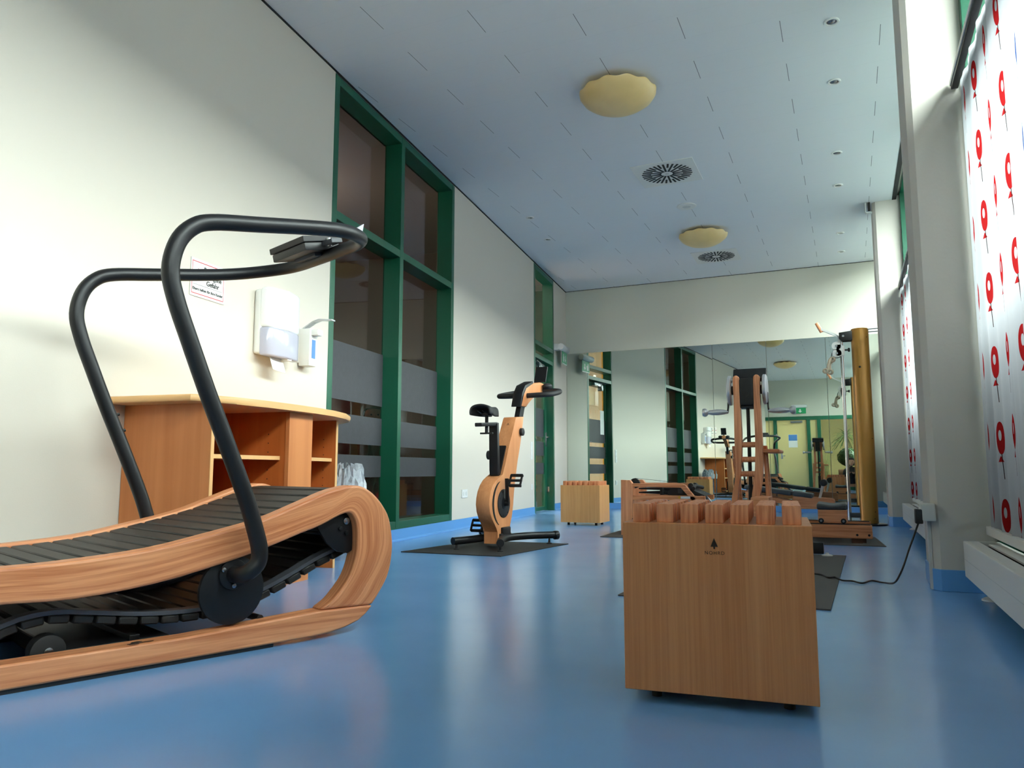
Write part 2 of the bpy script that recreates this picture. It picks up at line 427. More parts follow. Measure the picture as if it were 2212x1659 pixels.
cam = bpy.data.cameras.new('camera'); co = bpy.data.objects.new('camera', cam); C.objects.link(co)
cam.sensor_fit = 'HORIZONTAL'; cam.sensor_width = 36.0; cam.lens = 1630 / 2212 * 36.0
cam.clip_start = 0.02; cam.clip_end = 200
co.location = (0, 0, 0.557)
co.rotation_euler = (math.radians(90 + 6.614), 0, math.radians(24.041))
bpy.context.scene.camera = co

# ------------------------------------------------------------------ room shell
struct('floor', B().prism([(lw(S_BACK - 0.2, -0.16).x, lw(S_BACK - 0.2, -0.16).y), (0.80, YB - 0.2), (0.80, YE + 0.1), (lw(S_END + 0.1, -0.16).x, YE + 0.1)], 'XY', -0.1, 0.0), 'floor', 'glossy blue linoleum floor')
xl_b, xl_e = lw(S_BACK).x, lw(S_END).x
struct('ceiling', B().prism([(xl_b - 0.25, YB - 0.2), (0.53, YB - 0.2), (0.53, YE + 0.1), (xl_e - 0.25, YE + 0.1)], 'XY', H, H + 0.06), 'ceiling', 'pale panelled ceiling with short joints')
struct('roof', B().prism([(lw(S_BACK, -0.3).x, YB - 0.2), (1.2, YB - 0.2), (1.2, YE + 0.3), (lw(S_END, -0.3).x, YE + 0.3)], 'XY', H + 0.12, H + 0.3), 'grey_white')

def lwbox(s0, s1, o0, o1, z0, z1, bev=0):     # box in left wall coordinates (world object, no parent transform)
    b = B(); b.box(s0, s1, -o1, -o0, z0, z1, bev); return b
def lwobj(o, parent=None):
    o.location = W0; o.rotation_euler = (0, 0, WROT); return o

wl = sroot('wall_left', 'white plastered left wall', W0, WROT)
for s0, s1 in ((S_BACK - 0.3, 4.18), (6.46, 9.36), (10.43, S_END + 0.2)):
    lwbox(s0, s1, -0.16, 0, 0.0, H).build('wall_panel', 'wall', wl, smooth=False)
tl = sroot('trim_1', 'dark shadow gap between left wall and ceiling', W0, WROT)
lwbox(S_BACK, S_END, 0.0, 0.008, H - 0.011, H + 0.0).build('shadow_gap', 'dark', tl, smooth=False)

def cove(path, name, parent=None, mat='base', h=0.095, loc=None, rz=0):
    # blue skirting turned up from the floor with a small cove, swept along a floor path; room is to the right of the path
    b = B(); prof = [(0.0, 0.0), (0.022, 0.0), (0.011, 0.006), (0.006, 0.016), (0.005, h), (0.0, h)]
    b.sweep([(x, y, 0.0) for x, y in path], prof, up=(0, 0, 1))
    o = b.build(name, mat, parent, smooth=False)
    return o
bl = sroot('baseboard_left', 'blue vinyl baseboard along the left wall', W0, WROT)
for s0, s1 in ((S_BACK, 9.36), (10.43, S_END)): cove([(s0, 0), (s1, 0)], 'baseboard_strip', bl)
struct('baseboard_end', B().box(lw(S_END).x, 1.0, YE - 0.02, YE, 0, 0.085, 0.004), 'base', 'blue baseboard below the mirrors')

we = sroot('wall_end', 'pale wall above the mirrors')
B().box(xl_e - 0.3, 1.2, YE, YE + 0.2, 0, H).build('wall_panel', 'endwall', we, smooth=False)
struct('trim_2', B().box(xl_e, 0.6, YE - 0.006, YE, H - 0.007, H), 'dark', 'dark shadow gap above the end wall')

# pillars of the window wall
def pillar(name, y0, y1, label, parent=None):
    c = 0.028; x0, x1 = 0.340, 0.80
    poly = [(x0 + c, y0), (x1, y0), (x1, y1), (x0 + c, y1), (x0, y1 - c), (x0, y0 + c)]
    o = B().prism(poly, 'XY', 0, H + 0.04).build(name, 'pillar', None, smooth=False); o['kind'] = 'structure'; o['label'] = label
    k = 0.007
    poly2 = [(x0 + c - k * .4, y0 - k), (x1, y0 - k), (x1, y1 + k), (x0 + c - k * .4, y1 + k), (x0 - k, y1 - c + k * .4), (x0 - k, y0 + c - k * .4)]
    B().prism(poly2, 'XY', 0, 0.1, 0.003).build('baseboard', 'base', o, smooth=False)
    return o
PY = [(-0.42, 0.02), (4.13, 4.58), (8.66, 9.10)]
pillar('wall_right_pillar', *PY[0], 'white pillar beside the camera')
pillar('wall_right_pillar', *PY[1], 'near white pillar between the two curtained windows')
pillar('wall_right_pillar', *PY[2], 'far white pillar behind the gold column')

def window(idx, y0, y1, label, mull):
    r = sroot('window_%d' % idx, label)
    b = B(); f = 0.06; xa, xb = 0.60, 0.76
    for y in (y0, y1 - f): b.box(xa, xb, y, y + f, 0, H + 0.1, 0.003)
    for m in mull: b.box(xa, xb, m - f / 2, m + f / 2, 0.0, H + 0.1, 0.003)
    for z in (0.0, 2.36, H + 0.04): b.box(xa + 0.004, xb - 0.004, y0 + f, y1 - f, z, z + f, 0.003)
    b.build('window_frame', 'green', r, smooth=False)
    B().box(0.725, 0.733, y0 + 0.02, y1 - 0.02, 0.03, H + 0.08).build('window_glass', 'glass_out', r, smooth=False)
    return r
window(1, YB, PY[0][0], 'green framed window behind the camera', [])
window(2, PY[0][1], PY[1][0], 'green framed window behind the red and blue printed curtain', [2.07])
window(3, PY[1][1], PY[2][0], 'green framed window behind the far curtain', [6.62])
window(4, PY[2][1], YE, 'green framed window beyond the far pillar', [])
struct('trim_3', B().box(0.53, 0.57, YB, YE, H - 0.004, H + 0.05), 'dark', 'dark slot between ceiling and window wall')
struct('wall_right', B().box(0.57, 0.80, YB - 0.2, YE + 0.2, H + 0.06, H + 0.30), 'pillar', 'lintel over the windows')

# large green framed partition in the left wall
FD = 0.155
def left_frame(root, s0, s1, zb, zt, f, verts, horis, name='window_frame'):
    b = B()
    for s in (s0, s1 - f): b.box(s, s + f, 0.0 - 0.004, FD, zb, zt, 0.003)
    for s in verts: b.box(s, s + f, -0.004, FD, zb + 0.01, zt - 0.01, 0.003)
    for z in horis: b.box(s0 + f * .5, s1 - f * .5, -0.002, FD - 0.002, z, z + f, 0.003)
    return b.build(name, 'green', root, smooth=False)
w5 = sroot('window_5', 'tall green framed glass partition in the left wall', W0, WROT)
left_frame(w5, 4.18, 6.46, 0.095, H - 0.02, 0.062, [5.262], [0.095, 2.335, H - 0.082])
for i, (a, b_) in enumerate(((4.24, 5.262), (5.324, 6.40))):
    for z0, z1 in ((0.15, 2.34), (2.39, H - 0.08)):
        B().box(a, b_, FD - 0.012, FD - 0.006, z0, z1).build('window_glass', 'glass', w5, smooth=False)
    for z0, z1 in ((1.085, 1.515), (0.765, 0.985), (0.512, 0.682)):
        B().box(a, b_, FD - 0.0165, FD - 0.0145, z0, z1).build('frosted_band', 'frost', w5, smooth=False)
B().box(4.18, 6.46, -0.006, 0.02, 0.0, 0.095).build('sill_plinth', 'base', w5, smooth=False)

# exit door at the far left
d1 = sroot('door_1', 'green framed glass exit door beside the mirrors', W0, WROT)
left_frame(d1, 9.36, 10.43, 0.0, H - 0.02, 0.06, [], [2.285, 2.10, H - 0.08], 'door_frame')
B().box(9.42, 10.37, FD - 0.012, FD - 0.006, 2.34, H - 0.08).build('transom_glass', 'glass', d1, smooth=False)
B().box(9.42, 10.37, FD - 0.012, FD - 0.006, 2.15, 2.29).build('transom_panel', 'glass', d1, smooth=False)
leaf = B().box(9.42, 9.44, 0.10, 0.15, 0.01, 2.10)
leaf.box(10.27, 10.37, 0.10, 0.15, 0.01, 2.10); leaf.box(9.44, 10.27, 0.10, 0.15, 2.02, 2.10); leaf.box(9.44, 10.27, 0.10, 0.15, 0.01, 0.06)
dl = leaf.build('door_leaf', 'green', d1, smooth=False)
B().box(9.44, 10.27, 0.122, 0.128, 0.06, 2.02).build('door_glass', 'glass', dl, smooth=False)
for z0, z1 in ((1.05, 1.45), (0.78, 0.98), (0.52, 0.68)):
    B().box(9.44, 10.27, 0.118, 0.120, z0, z1).build('frosted_band', 'frost', dl, smooth=False)
hb = B().box(10.30, 10.34, 0.085, 0.10, 0.92, 1.12, 0.004); hb.tube(smooth_path([(10.32, 0.09, 1.05), (10.32, 0.045, 1.05), (10.29, 0.04, 1.05), (10.20, 0.04, 1.05)], 4), 0.009, 8)
hb.build('door_handle', 'steel', dl)
dc = B().box(9.75, 10.05, 0.03, 0.09, 2.02, 2.075, 0.005); dc.box(9.72, 9.78, 0.02, 0.10, 1.95, 2.05, 0.004); dc.tube([(9.9, 0.05, 2.08), (9.60, 0.03, 2.085)], 0.008, 8)
dc.build('door_closer', 'steel', dl)
for z in (0.30, 1.75): B().box(10.355, 10.385, 0.06, 0.11, z - 0.04, z + 0.04, 0.004).build('hinge', 'steel', dl, smooth=False)
nt_ = B().box(9.50, 9.66, 0.112, 0.1145, 1.20, 1.62); nt_.build('notice_sheet', 'paper', dl, smooth=False)

# mirrors on the end wall
mx_ = [lw(S_END).x + 0.02, -3.29, -1.77, -1.02, -0.24, 0.55]
mlab = ['narrow mirror panel in the corner beside the exit door', 'wide mirror panel behind the far wooden stool', 'mirror panel behind the wooden arm crank machine',
        'mirror panel showing the yellow door', 'mirror panel behind the gold column']
for i in range(5):
    w = mx_[i + 1] - mx_[i] - 0.006
    b = B().box(-w / 2, w / 2, -0.006, 0.0, 0.088, 2.40, 0.0)
    o = b.build('mirror_panel', 'mirror', None, smooth=False)
    o.location = ((mx_[i] + mx_[i + 1]) / 2, YE - 0.004, 0); o.rotation_euler = (0, 0, math.radians((0.0, 0.15, -0.1, 0.0, 0.1)[i]))
    tag(o, mlab[i], 'mirror', 'wall mirrors')

# back wall behind the camera (seen in the mirrors)
wb = sroot('wall_back', 'pale wall over the green framed glazing behind the camera')
B().box(-2.9, 0.9, YB - 0.15, YB, 2.25, H).build('wall_panel', 'endwall', wb, smooth=False)
B().box(-1.10, -0.86, YB - 0.10, YB - 0.04, 0.0, 2.16).build('yellow_panel', 'yellow', wb, smooth=False)
B().box(-2.9, -2.14, YB - 0.10, YB - 0.04, 0.0, 2.16).build('yellow_panel', 'yellow', wb, smooth=False)
fb = B()
for x in (-2.16, -1.18, -0.88, 0.48): fb.box(x, x + 0.1, YB - 0.12, YB + 0.01, 0, 2.16, 0.003)
fb.box(-2.9, 0.6, YB - 0.12, YB + 0.012, 2.15, 2.26, 0.003); fb.box(-0.8, 0.5, YB - 0.12, YB + 0.01, 0.0, 0.1, 0.003)
fb.build('glazing_frame', 'green', wb, smooth=False)
B().box(-0.80, 0.5, YB - 0.06, YB - 0.052, 0.1, 2.15).build('glazing', 'glass_out', wb, smooth=False)
d2 = sroot('door_2', 'yellow door in a green frame behind the camera')
dl2 = B().box(-2.055, -1.185, YB - 0.09, YB - 0.04, 0.01, 2.14, 0.003).build('door_leaf', 'yellow_door', d2, smooth=False)
B().box(-1.97, -1.92, YB - 0.04, YB - 0.028, 0.95, 1.12, 0.003).tube([(-1.945, YB - 0.03, 1.04), (-1.945, YB + 0.02, 1.04), (-1.84, YB + 0.02, 1.04)], 0.01, 8).build('door_handle', 'steel', dl2)
B().box(-1.65, -1.30, YB - 0.04, YB + 0.02, 2.06, 2.12, 0.004).build('door_closer', 'steel', dl2, smooth=False)
pst = thing('poster', 'blue and white poster on the yellow door seen in the mirror', 'poster', (-1.60, YB - 0.036, 1.5))
B().box(-0.13, 0.13, -0.002, 0.002, -0.2, 0.2).build('sheet', 'paper', pst, smooth=False)
B().box(-0.125, 0.125, 0.002, 0.0035, 0.01, 0.195).build('picture', 'blue', pst, smooth=False)
# room behind the back wall
struct('wall_back_room', B().box(-3.2, 0.9, YB - 3.3, YB - 3.2, 0, H).box(-3.3, -3.2, YB - 3.2, YB - 0.2, 0, H), 'yellow', 'yellow wall of the next room')
struct('wall_back_room_side', B().box(0.9, 1.0, YB - 3.3, YB - 1.0, 0, H), 'endwall')
struct('ceiling_back_room', B().box(-3.3, 0.9, YB - 3.3, YB - 0.15, H, H + 0.1), 'grey_white')
struct('floor_back_room', B().box(-3.2, 0.9, YB - 3.2, YB - 0.2, -0.1, 0.0), 'asphalt')
pl = thing('planter', 'terracotta cube planter behind the glazing, seen in the mirror', 'planter', (0.0, YB - 0.75, 0))
B().box(-0.3, 0.3, -0.3, 0.3, 0, 0.62, 0.02).build('tub', 'terracotta', pl, smooth=False)
bush = thing('topiary_bush', 'round dark green bush on the terracotta planter', 'plant', (0.0, YB - 0.75, 0.622))
bb = B(); bb.cyl((0, 0, 0.0), (0, 0, 0.2), 0.03, seg=8); bb.build('stem', 'brownwood', bush)
bb = B()
for i in range(500):
    v = V((random.gauss(0, 1), random.gauss(0, 1), random.gauss(0, 1))).normalized()
    p = V((0, 0, 0.38)) + V((v.x * 0.30, v.y * 0.30, v.z * 0.27)) * random.uniform(0.86, 1.04)
    mt = Matrix.Translation(p) @ v.to_track_quat('Z', 'Y').to_matrix().to_4x4() @ Matrix.Rotation(random.uniform(0, 6), 4, 'Z') @ Matrix.Diagonal((0.05, 0.028, 0.02, 1))
    bmesh.ops.create_icosphere(bb.bm, subdivisions=1, radius=1, matrix=mt)
bb.ball((0, 0, 0.38), 0.27, 16, (1, 1, 0.9)); bb.build('foliage', 'leaf', bush)
palm = thing('palm_plant', 'spiky palm plant behind the back glazing, seen in the mirror', 'plant', (-0.05, YB - 1.7, 0))
bb = B(); bb.tube([(0, 0, 0.3), (0.02, 0, 1.0), (0, 0, 1.75)], 0.035, 8); bb.build('trunk', 'brownwood', palm)
bb = B().cyl((0, 0, 0), (0, 0, 0.32), 0.14, 0.18, 16); bb.build('pot', 'terracotta', palm)
bb = B()
for i in range(90):
    a = random.uniform(0, 2 * PI); e = random.uniform(-0.5, 1.3); l = random.uniform(0.35, 0.6)
    d = V((math.cos(a) * math.cos(e), math.sin(a) * math.cos(e), math.sin(e)))
    p0 = V((0, 0, random.uniform(1.62, 1.78)))
    pts = [p0 + d * l * t + V((0, 0, -0.22 * t * t)) for t in (0, .35, .7, 1)]
    bb.sweep(pts, [(-0.011, 0), (0, 0.003), (0.011, 0)])
bb.build('leaves', 'leaf_pale', palm)
reed = thing('reed_plant', 'tall grassy pot plant by the back glazing, seen in the mirror', 'plant', (-0.72, YB - 0.6, 0))
B().cyl((0, 0, 0), (0, 0, 0.25), 0.1, 0.13, 16).build('pot', 'white_matt', reed)
bb = B()
for i in range(60):
    a = random.uniform(0, 2 * PI); l = random.uniform(0.5, 1.15)
    bb.sweep([(0.05 * math.cos(a), 0.05 * math.sin(a), 0.24), (0.10 * math.cos(a), 0.10 * math.sin(a), 0.24 + l * .6), (0.2 * math.cos(a), 0.2 * math.sin(a), 0.24 + l)], [(-0.004, 0), (0, 0.002), (0.004, 0)])
bb.build('leaves', 'leaf_pale', reed)

# dim room behind the left partition
cr_ = sroot('facade_exit_side', 'cream wall outside the exit door', W0, WROT)
B().box(8.701, 8.76, 0.46, 4.0, -0.1, 3.3).build('wall_panel', 'cream', cr_, smooth=False)
B().box(8.701, 8.78, 0.17, 0.46, -0.1, 3.3).build('ochre_panel', 'ochre', cr_, smooth=False)
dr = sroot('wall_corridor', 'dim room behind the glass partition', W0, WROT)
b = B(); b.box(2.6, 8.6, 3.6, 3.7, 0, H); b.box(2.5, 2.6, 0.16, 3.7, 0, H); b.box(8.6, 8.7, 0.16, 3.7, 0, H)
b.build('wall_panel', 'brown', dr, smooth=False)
B().box(2.5, 8.7, 0.16, 3.7, -0.1, 0.0).build('floor_panel', 'brownwood', dr, smooth=False)
B().box(2.5, 8.7, 0.16, 3.7, H, H + 0.1).build('ceiling_panel', 'grey_white', dr, smooth=False)
lk = thing('locker', 'dark red locker row seen through the glass partition', 'locker', lw(4.9, -1.7), WROT)
b = B().box(-0.25, 2.6, -0.0, 0.5, 0.04, 1.75, 0.006); b.build('body', 'redroom', lk, smooth=False)
for i in range(5): B().box(-0.23 + i * 0.565, 0.31 + i * 0.565, -0.02, -0.002, 0.08, 1.72, 0.006).build('door', 'redroom', lk, smooth=False)
sh = thing('wooden_shelf', 'pale wooden shelf board seen through the glass partition', 'shelf', lw(5.3, -0.95), WROT)
B().box(-0.7, 0.5, 0.0, 0.3, 1.62, 1.65, 0.004).build('board', 'beech', sh, smooth=False)
B().box(-0.5, -0.46, 0.02, 0.28, 0.0, 1.62).box(0.3, 0.34, 0.02, 0.28, 0, 1.62).build('side_panel', 'beech', sh, smooth=False)

cl0 = thing('added_corridor_lamp', 'round white lamp added to brighten the dim room behind the glass', 'lamp', lw(5.6, -1.9, H))  # invented fixture to go with the fill light below
B().lathe([(0.2, 0.0), (0.2, -0.03), (0.12, -0.06), (0.004, -0.065)], seg=28).build('lamp_shade', 'white_matt', cl0)
ll = bpy.data.lights.new('corridor_fill_light', 'POINT'); ll.energy = 45; ll.shadow_soft_size = 0.15; ll.color = (1.0, 0.9, 0.82)  # fill added to brighten the view through the partition
lo_ = bpy.data.objects.new('corridor_fill_light', ll); C.objects.link(lo_); lo_.location = lw(5.6, -1.9, H - 0.3)
# outdoors
struct('ground', B().box(-30, 40, -30, 45, -0.4, -0.12), 'asphalt', 'paved ground outside')
struct('sky_block_far', B().box(9.5, 10.5, -14, 26, -0.2, 5.4), 'sky_block', 'block added across the yard to cut low skylight')  # unseen mass, height set by how much low sky reaches the windows
struct('sky_block_near', B().box(0.90, 1.05, -6, 14, -0.2, 1.36), 'sky_block', 'low wall added outside the windows to darken the lower curtains')  # unseen wall added so the lower curtains get less skylight
he_ = sroot('exit_shading', 'dark hedge wall and cover added to dim the area outside the exit door', W0, WROT)  # hedge and cover added to darken what shows through the door
B().box(11.6, 11.8, 0.17, 6.0, -0.1, 3.6).build('hedge_wall', 'hedge', he_, smooth=False)
B().box(8.75, 11.8, 0.17, 3.4, 3.55, 3.65).build('sky_cover', 'sky_block', he_, smooth=False)  # unseen cover added against skylight from above

# ------------------------------------------------------------------ ceiling fittings
def lamp(x, y, label):
    t = thing('ceiling_lamp', label, 'lamp', (x, y, H), 0, 'scalloped amber ceiling lamps')
    B().lathe([(0.17, 0.0), (0.17, -0.03), (0.15, -0.035)], seg=32).build('mount', 'brownwood', t)
    prof = [(0.10, -0.020), (0.268, -0.032), (0.286, -0.040), (0.283, -0.052), (0.262, -0.082), (0.225, -0.112), (0.17, -0.142), (0.10, -0.162), (0.035, -0.172), (0.004, -0.174)]
    amp = [0, .03, .04, .04, .022, .006, 0, 0, 0, 0]
    b = B()
    rings = []
    seg = 96
    for i, (r, h) in enumerate(prof):
        ring = []
        for j in range(seg):
            a = 2 * PI * j / seg; w = math.cos(a * 12)
            rr = r * (1 + amp[i] * 0.22 * w); hh = h + amp[i] * 0.16 * w
            ring.append(b.bm.verts.new((rr * math.cos(a), rr * math.sin(a), hh)))
        rings.append(ring)
    for r0, r1 in zip(rings, rings[1:]):
        for j in range(seg): b.bm.faces.new((r0[j], r0[(j + 1) % seg], r1[(j + 1) % seg], r1[j]))
    b.bm.faces.new(rings[-1])
    b.build('lamp_shade', 'lampglass', t)
lamp(-1.465, 5.23, 'scalloped amber ceiling lamp nearest the camera')
lamp(-1.49, 8.97, 'scalloped amber ceiling lamp beside the farther round air vent')
lamp(-1.45, 1.45, 'scalloped amber ceiling lamp above the treadmill, seen only in the mirror')

def vent(x, y, label):
    t = thing('ceiling_vent', label, 'air vent', (x, y, H), 0, 'square swirl air vents')
    B().box(-0.292, 0.292, -0.285, 0.285, -0.006, 0.0, 0.002).build('plate', 'white_matt', t, smooth=False)
    b = B()
    n = 16
    for i in range(n * 2):
        a = PI * 2 * i / (n * 2) + 0.05
        r0, r1 = ((0.055, 0.235) if i % 2 == 0 else (0.15, 0.238))
        mt = Matrix.Rotation(a, 4, 'Z')
        b.box(r0, r1, -0.0095, 0.0095, -0.0085, -0.0055, 0, mt)
    b.build('slots', 'dark', t, smooth=False)
    B().lathe([(0.018, -0.006), (0.018, -0.010), (0.008, -0.011)], seg=16).build('centre_screw', 'grey_white', t)
vent(-1.482, 6.985, 'square ceiling vent with radial slots between the two lamps')
vent(-1.505, 10.06, 'square ceiling vent with radial slots nearest the end wall')
sp = thing('ceiling_speaker', 'round flush ceiling speaker between the vents', 'speaker', (-1.49, 7.975, H))
B().lathe([(0.105, 0.0), (0.105, -0.006), (0.096, -0.010), (0.084, -0.010)], seg=40).build('rim', 'white_matt', sp)
B().lathe([(0.083, -0.004), (0.083, -0.009), (0.004, -0.011)], seg=40).build('grille', 'grey_white', sp)
spots = [(0.022, 4.955), (0.022, 5.773), (0.018, 7.141), (0.016, 7.989), (0.018, 9.657), (0.019, 10.499), (-3.18, 7.63), (-3.29, 8.46), (-2.70, 3.45)]
slab = ['nearest of the downlights along the window side', 'second downlight from the camera along the window side', 'third downlight from the camera along the window side',
        'fourth downlight from the camera along the window side', 'fifth downlight, near the far pillar', 'sixth downlight, nearest the end wall',
        'downlight above the white wall left of the bike', 'downlight close to the exit door corner', 'downlight above the tall glass partition at the top edge of the photo']
for (x, y), lb in zip(spots, slab):
    t = thing('downlight', 'small recessed ' + lb, 'downlight', (x, y, H), 0, 'recessed ceiling downlights')
    B().lathe([(0.047, 0.0), (0.047, -0.004), (0.044, -0.008), (0.034, -0.008), (0.031, -0.002)], seg=28).build('rim', 'white', t)
    B().lathe([(0.031, -0.0015), (0.030, -0.004), (0.022, -0.003), (0.012, -0.006), (0.002, -0.006)], seg=24).build('reflector', 'steel', t)
bk = thing('ceiling_bracket', 'small white bracket at the top of the far pillar', 'bracket', (0.30, 8.655, 3.29))
B().box(-0.028, -0.022, -0.03, 0.03, 0.0, 0.115).box(-0.028, 0.035, -0.03, 0.03, 0.0, 0.006).build('plate', 'white_matt', bk, smooth=False)
B().box(-0.005, 0.02, -0.02, 0.02, 0.03, 0.115).build('block', 'dark', bk, smooth=False)

# ------------------------------------------------------------------ curtains, rails, radiators
def curtain(name, y0, y1, z0, z1, x, mat, folds, label, bars, seed, gather=1.25, amp=1.0):
    random.seed(seed)
    ph = [random.uniform(0, 6.28) for _ in range(4)]
    t = thing(name, label, 'curtain', (x, 0, 0))
    Ln = (y1 - y0)
    def off(y, v):
        k = (0.55 + 0.45 * (1 - v)) * amp
        return 0.011 * k * math.sin(folds * y + ph[0] + 0.3 * math.sin(1.3 * y + ph[1])) + 0.006 * k * math.sin(folds * 2.3 * y + ph[2]) + 0.012 * math.sin(1.1 * y + ph[3])
    def f(u, v):
        y = y0 + Ln * u; zt = z1
        return (off(y, v), y, z0 + (zt - z0) * v)
    b = B(); b.grid(f, int(Ln * 70), 24, lambda u, v: ((1 - u) * Ln * gather, z0 + (z1 - z0) * v + 0.151))
    o = b.build('cloth', mat, t, normals=False)
    if bars:
        b = B(); b.box(-0.012, 0.012, y0, y1, z0 - 0.035, z0 + 0.004, 0.004); b.build('hem_bar', 'white_matt', t, smooth=False)
    return t
curtain('curtain', 0.04, 4.085, 0.305, 2.431, 0.564, 'curtain', 26, 'white curtain printed with red and blue balloon flowers, nearest the camera', True, 3)
curtain('curtain', 4.60, 8.635, 0.295, 2.431, 0.564, 'curtain_teal', 14, 'white printed curtain at the far window between the two pillars', True, 5, 1.6, 2.0)
curtain('curtain', -2.7, -0.46, 0.305, 2.415, 0.564, 'curtain', 26, 'white printed curtain added to soften light from the window behind the camera', True, 11)  # unseen, added to even out the light on the left wall
curtain('curtain', 9.20, 11.0, 0.295, 2.431, 0.564, 'curtain', 24, 'white printed curtain beyond the far pillar', True, 9, 1.4)
for y0, y1, lb in ((0.05, 4.115, 'black curtain rail over the nearest window'), (4.60, 8.645, 'black curtain rail over the far window between the pillars'), (9.12, 11.1, 'black curtain rail beyond the far pillar')):
    t = thing('curtain_rail', lb, 'curtain rail', (0.556, 0, 2.432), 0, 'curtain rails')
    B().box(-0.016, 0.016, y0, y1, 0.0, 0.03, 0.003).build('track', 'black', t, smooth=False)
    B().box(-0.021, -0.016, y0, y1, 0.018, 0.040).build('edge_strip', 'white_matt', t, smooth=False)

def radiator(y0, y1, label):
    t = thing('radiator', label, 'radiator', (0, 0, 0), 0, 'low white convector radiators')
    x0, x1 = 0.445, 0.585; za, zb = 0.092, 0.248
    b = B(); b.box(x0, x0 + 0.02, y0, y1, za, zb, 0.004); b.box(x1 - 0.012, x1, y0, y1, za, zb, 0.003)
    b.box(x0 + 0.02, x1 - 0.012, y0, y0 + 0.012, za, zb, 0.002); b.box(x0 + 0.02, x1 - 0.012, y1 - 0.012, y1, za, zb, 0.002)
    b.box(x0 + 0.02, x1 - 0.012, y0 + 0.012, y1 - 0.012, za, za + 0.09)
    b.build('casing', 'white_matt', t, smooth=False)
    b = B(); b.box(x0 - 0.0005, x0 - 0.0001, y0 + 0.01, y1 - 0.01, 0.168, 0.1705); b.build('seam', 'grey_white', t, smooth=False)
    b = B(); b.box(x0 + 0.018, x0 + 0.058, y0 + 0.012, y1 - 0.012, zb - 0.008, zb - 0.001)
    y = y0 + 0.13
    b.box(x1 - 0.062, x1 - 0.012, y0 + 0.012, y1 - 0.14, zb - 0.008, zb - 0.001)
    b.build('top_plate', 'white_matt', t, smooth=False)
    b = B(); b.box(x0 + 0.058, x1 - 0.012, y0 + 0.02, y1 - 0.02, zb - 0.03, zb - 0.02); b.build('grille', 'dark', t, smooth=False)
    n = max(2, int((y1 - y0) / 1.5) + 1)
    for i in range(n):
        yy = y0 + 0.06 + (y1 - y0 - 0.12) * i / (n - 1)
        b = B(); b.lathe([(0.042, 0.0), (0.042, 0.006), (0.028, 0.014), (0.016, 0.018), (0.014, za + 0.004)], (0.535, yy, 0.0), seg=20); b.build('foot', 'white_matt', t)
radiator(0.1, 3.97, 'low white radiator under the nearest curtain')
radiator(4.72, 8.40, 'low white radiator under the far curtain between the pillars')
radiator(9.2, 11.0, 'low white radiator beyond the far pillar')

# power box on the near pillar with plug adapter and cable
pb = thing('power_box', 'pale trunking with a power box on the near pillar', 'socket', (0.335, 4.2, 0))
B().box(-0.012, 0.004, -0.03, 0.012, 0.0, 0.33, 0.002).build('conduit', 'grey_white', pb, smooth=False)
B().box(-0.04, 0.02, -0.115, -0.02, 0.325, 0.405, 0.006).box(-0.03, 0.0, -0.02, 0.03, 0.325, 0.405, 0.004).build('housing', 'grey_white', pb, smooth=False)
B().cyl((-0.048, -0.07, 0.365), (-0.04, -0.07, 0.365), 0.022, seg=20).build('outlet', 'white_matt', pb)
ad = thing('power_adapter', 'black plug adapter in the power box on the near pillar', 'adapter', (0.285, 4.12, 0.345))
B().box(-0.016, 0.016, -0.035, 0.035, -0.034, 0.034, 0.005).build('body', 'black_soft', ad)
cable = [(0.283, 4.12, 0.315), (0.262, 4.10, 0.262), (0.232, 4.07, 0.19), (0.21, 4.05, 0.13), (0.188, 4.06, 0.075), (0.162, 4.10, 0.03), (0.12, 4.28, 0.006), (0.07, 4.33, 0.006), (0.025, 4.215, 0.006), (-0.02, 4.275, 0.006),
         (-0.066, 4.265, 0.008), (-0.102, 4.34, 0.012), (-0.132, 4.313, 0.012), (-0.17, 4.42, 0.012), (-0.25, 4.5, 0.012), (-0.36, 4.75, 0.03)]
tag(B().tube(smooth_path(cable, 6), 0.0042, 8).build('power_cable', 'black_soft'), 'thin black cable from the plug adapter across the blue floor to the mat', 'cable')

# ------------------------------------------------------------------ left wall fittings
sg = thing('warning_sign', 'white warning sign with red border and German text on the left wall', 'sign', lw(2.96, 0.003, 1.567), WROT)
B().box(-0.133, 0.133, -0.002, 0.0, -0.1, 0.1).build('board', 'paper', sg, smooth=False)
b = B(); e = 0.0015
for x0, x1, z0, z1 in ((-0.122, 0.122, 0.083, 0.087), (-0.122, 0.122, -0.087, -0.083), (-0.124, -0.1215, -0.087, 0.087), (0.1215, 0.124, -0.087, 0.087)): b.box(x0, x1, -0.003, -0.002, z0, z1)
b.build('border', 'red', sg, smooth=False)
b = B().box(-0.112, 0.112, -0.003, -0.002, -0.037, -0.0355); b.build('rule_line', 'ink', sg, smooth=False)
b = B().prism([(-0.108, 0.0), (-0.048, 0.0), (-0.078, 0.052)], 'XZ', -0.003, -0.002); b.build('warning_triangle', 'red', sg, smooth=False)
RT = (PI / 2, 0, 0)
text('lettering', 'Benutzung', 0.034, 'ink', sg, (0.036, -0.0025, 0.054), RT, bold=0.001)
text('lettering', 'auf eigene', 0.034, 'ink', sg, (0.036, -0.0025, 0.020), RT, bold=0.0008)
text('lettering', 'Gefahr', 0.036, 'ink', sg, (0.036, -0.0025, -0.016), RT, bold=0.0008)
text('lettering', 'Eltern haften für ihre Kinder', 0.0205, 'ink', sg, (0, -0.0025, -0.060), RT, bold=0.0005)

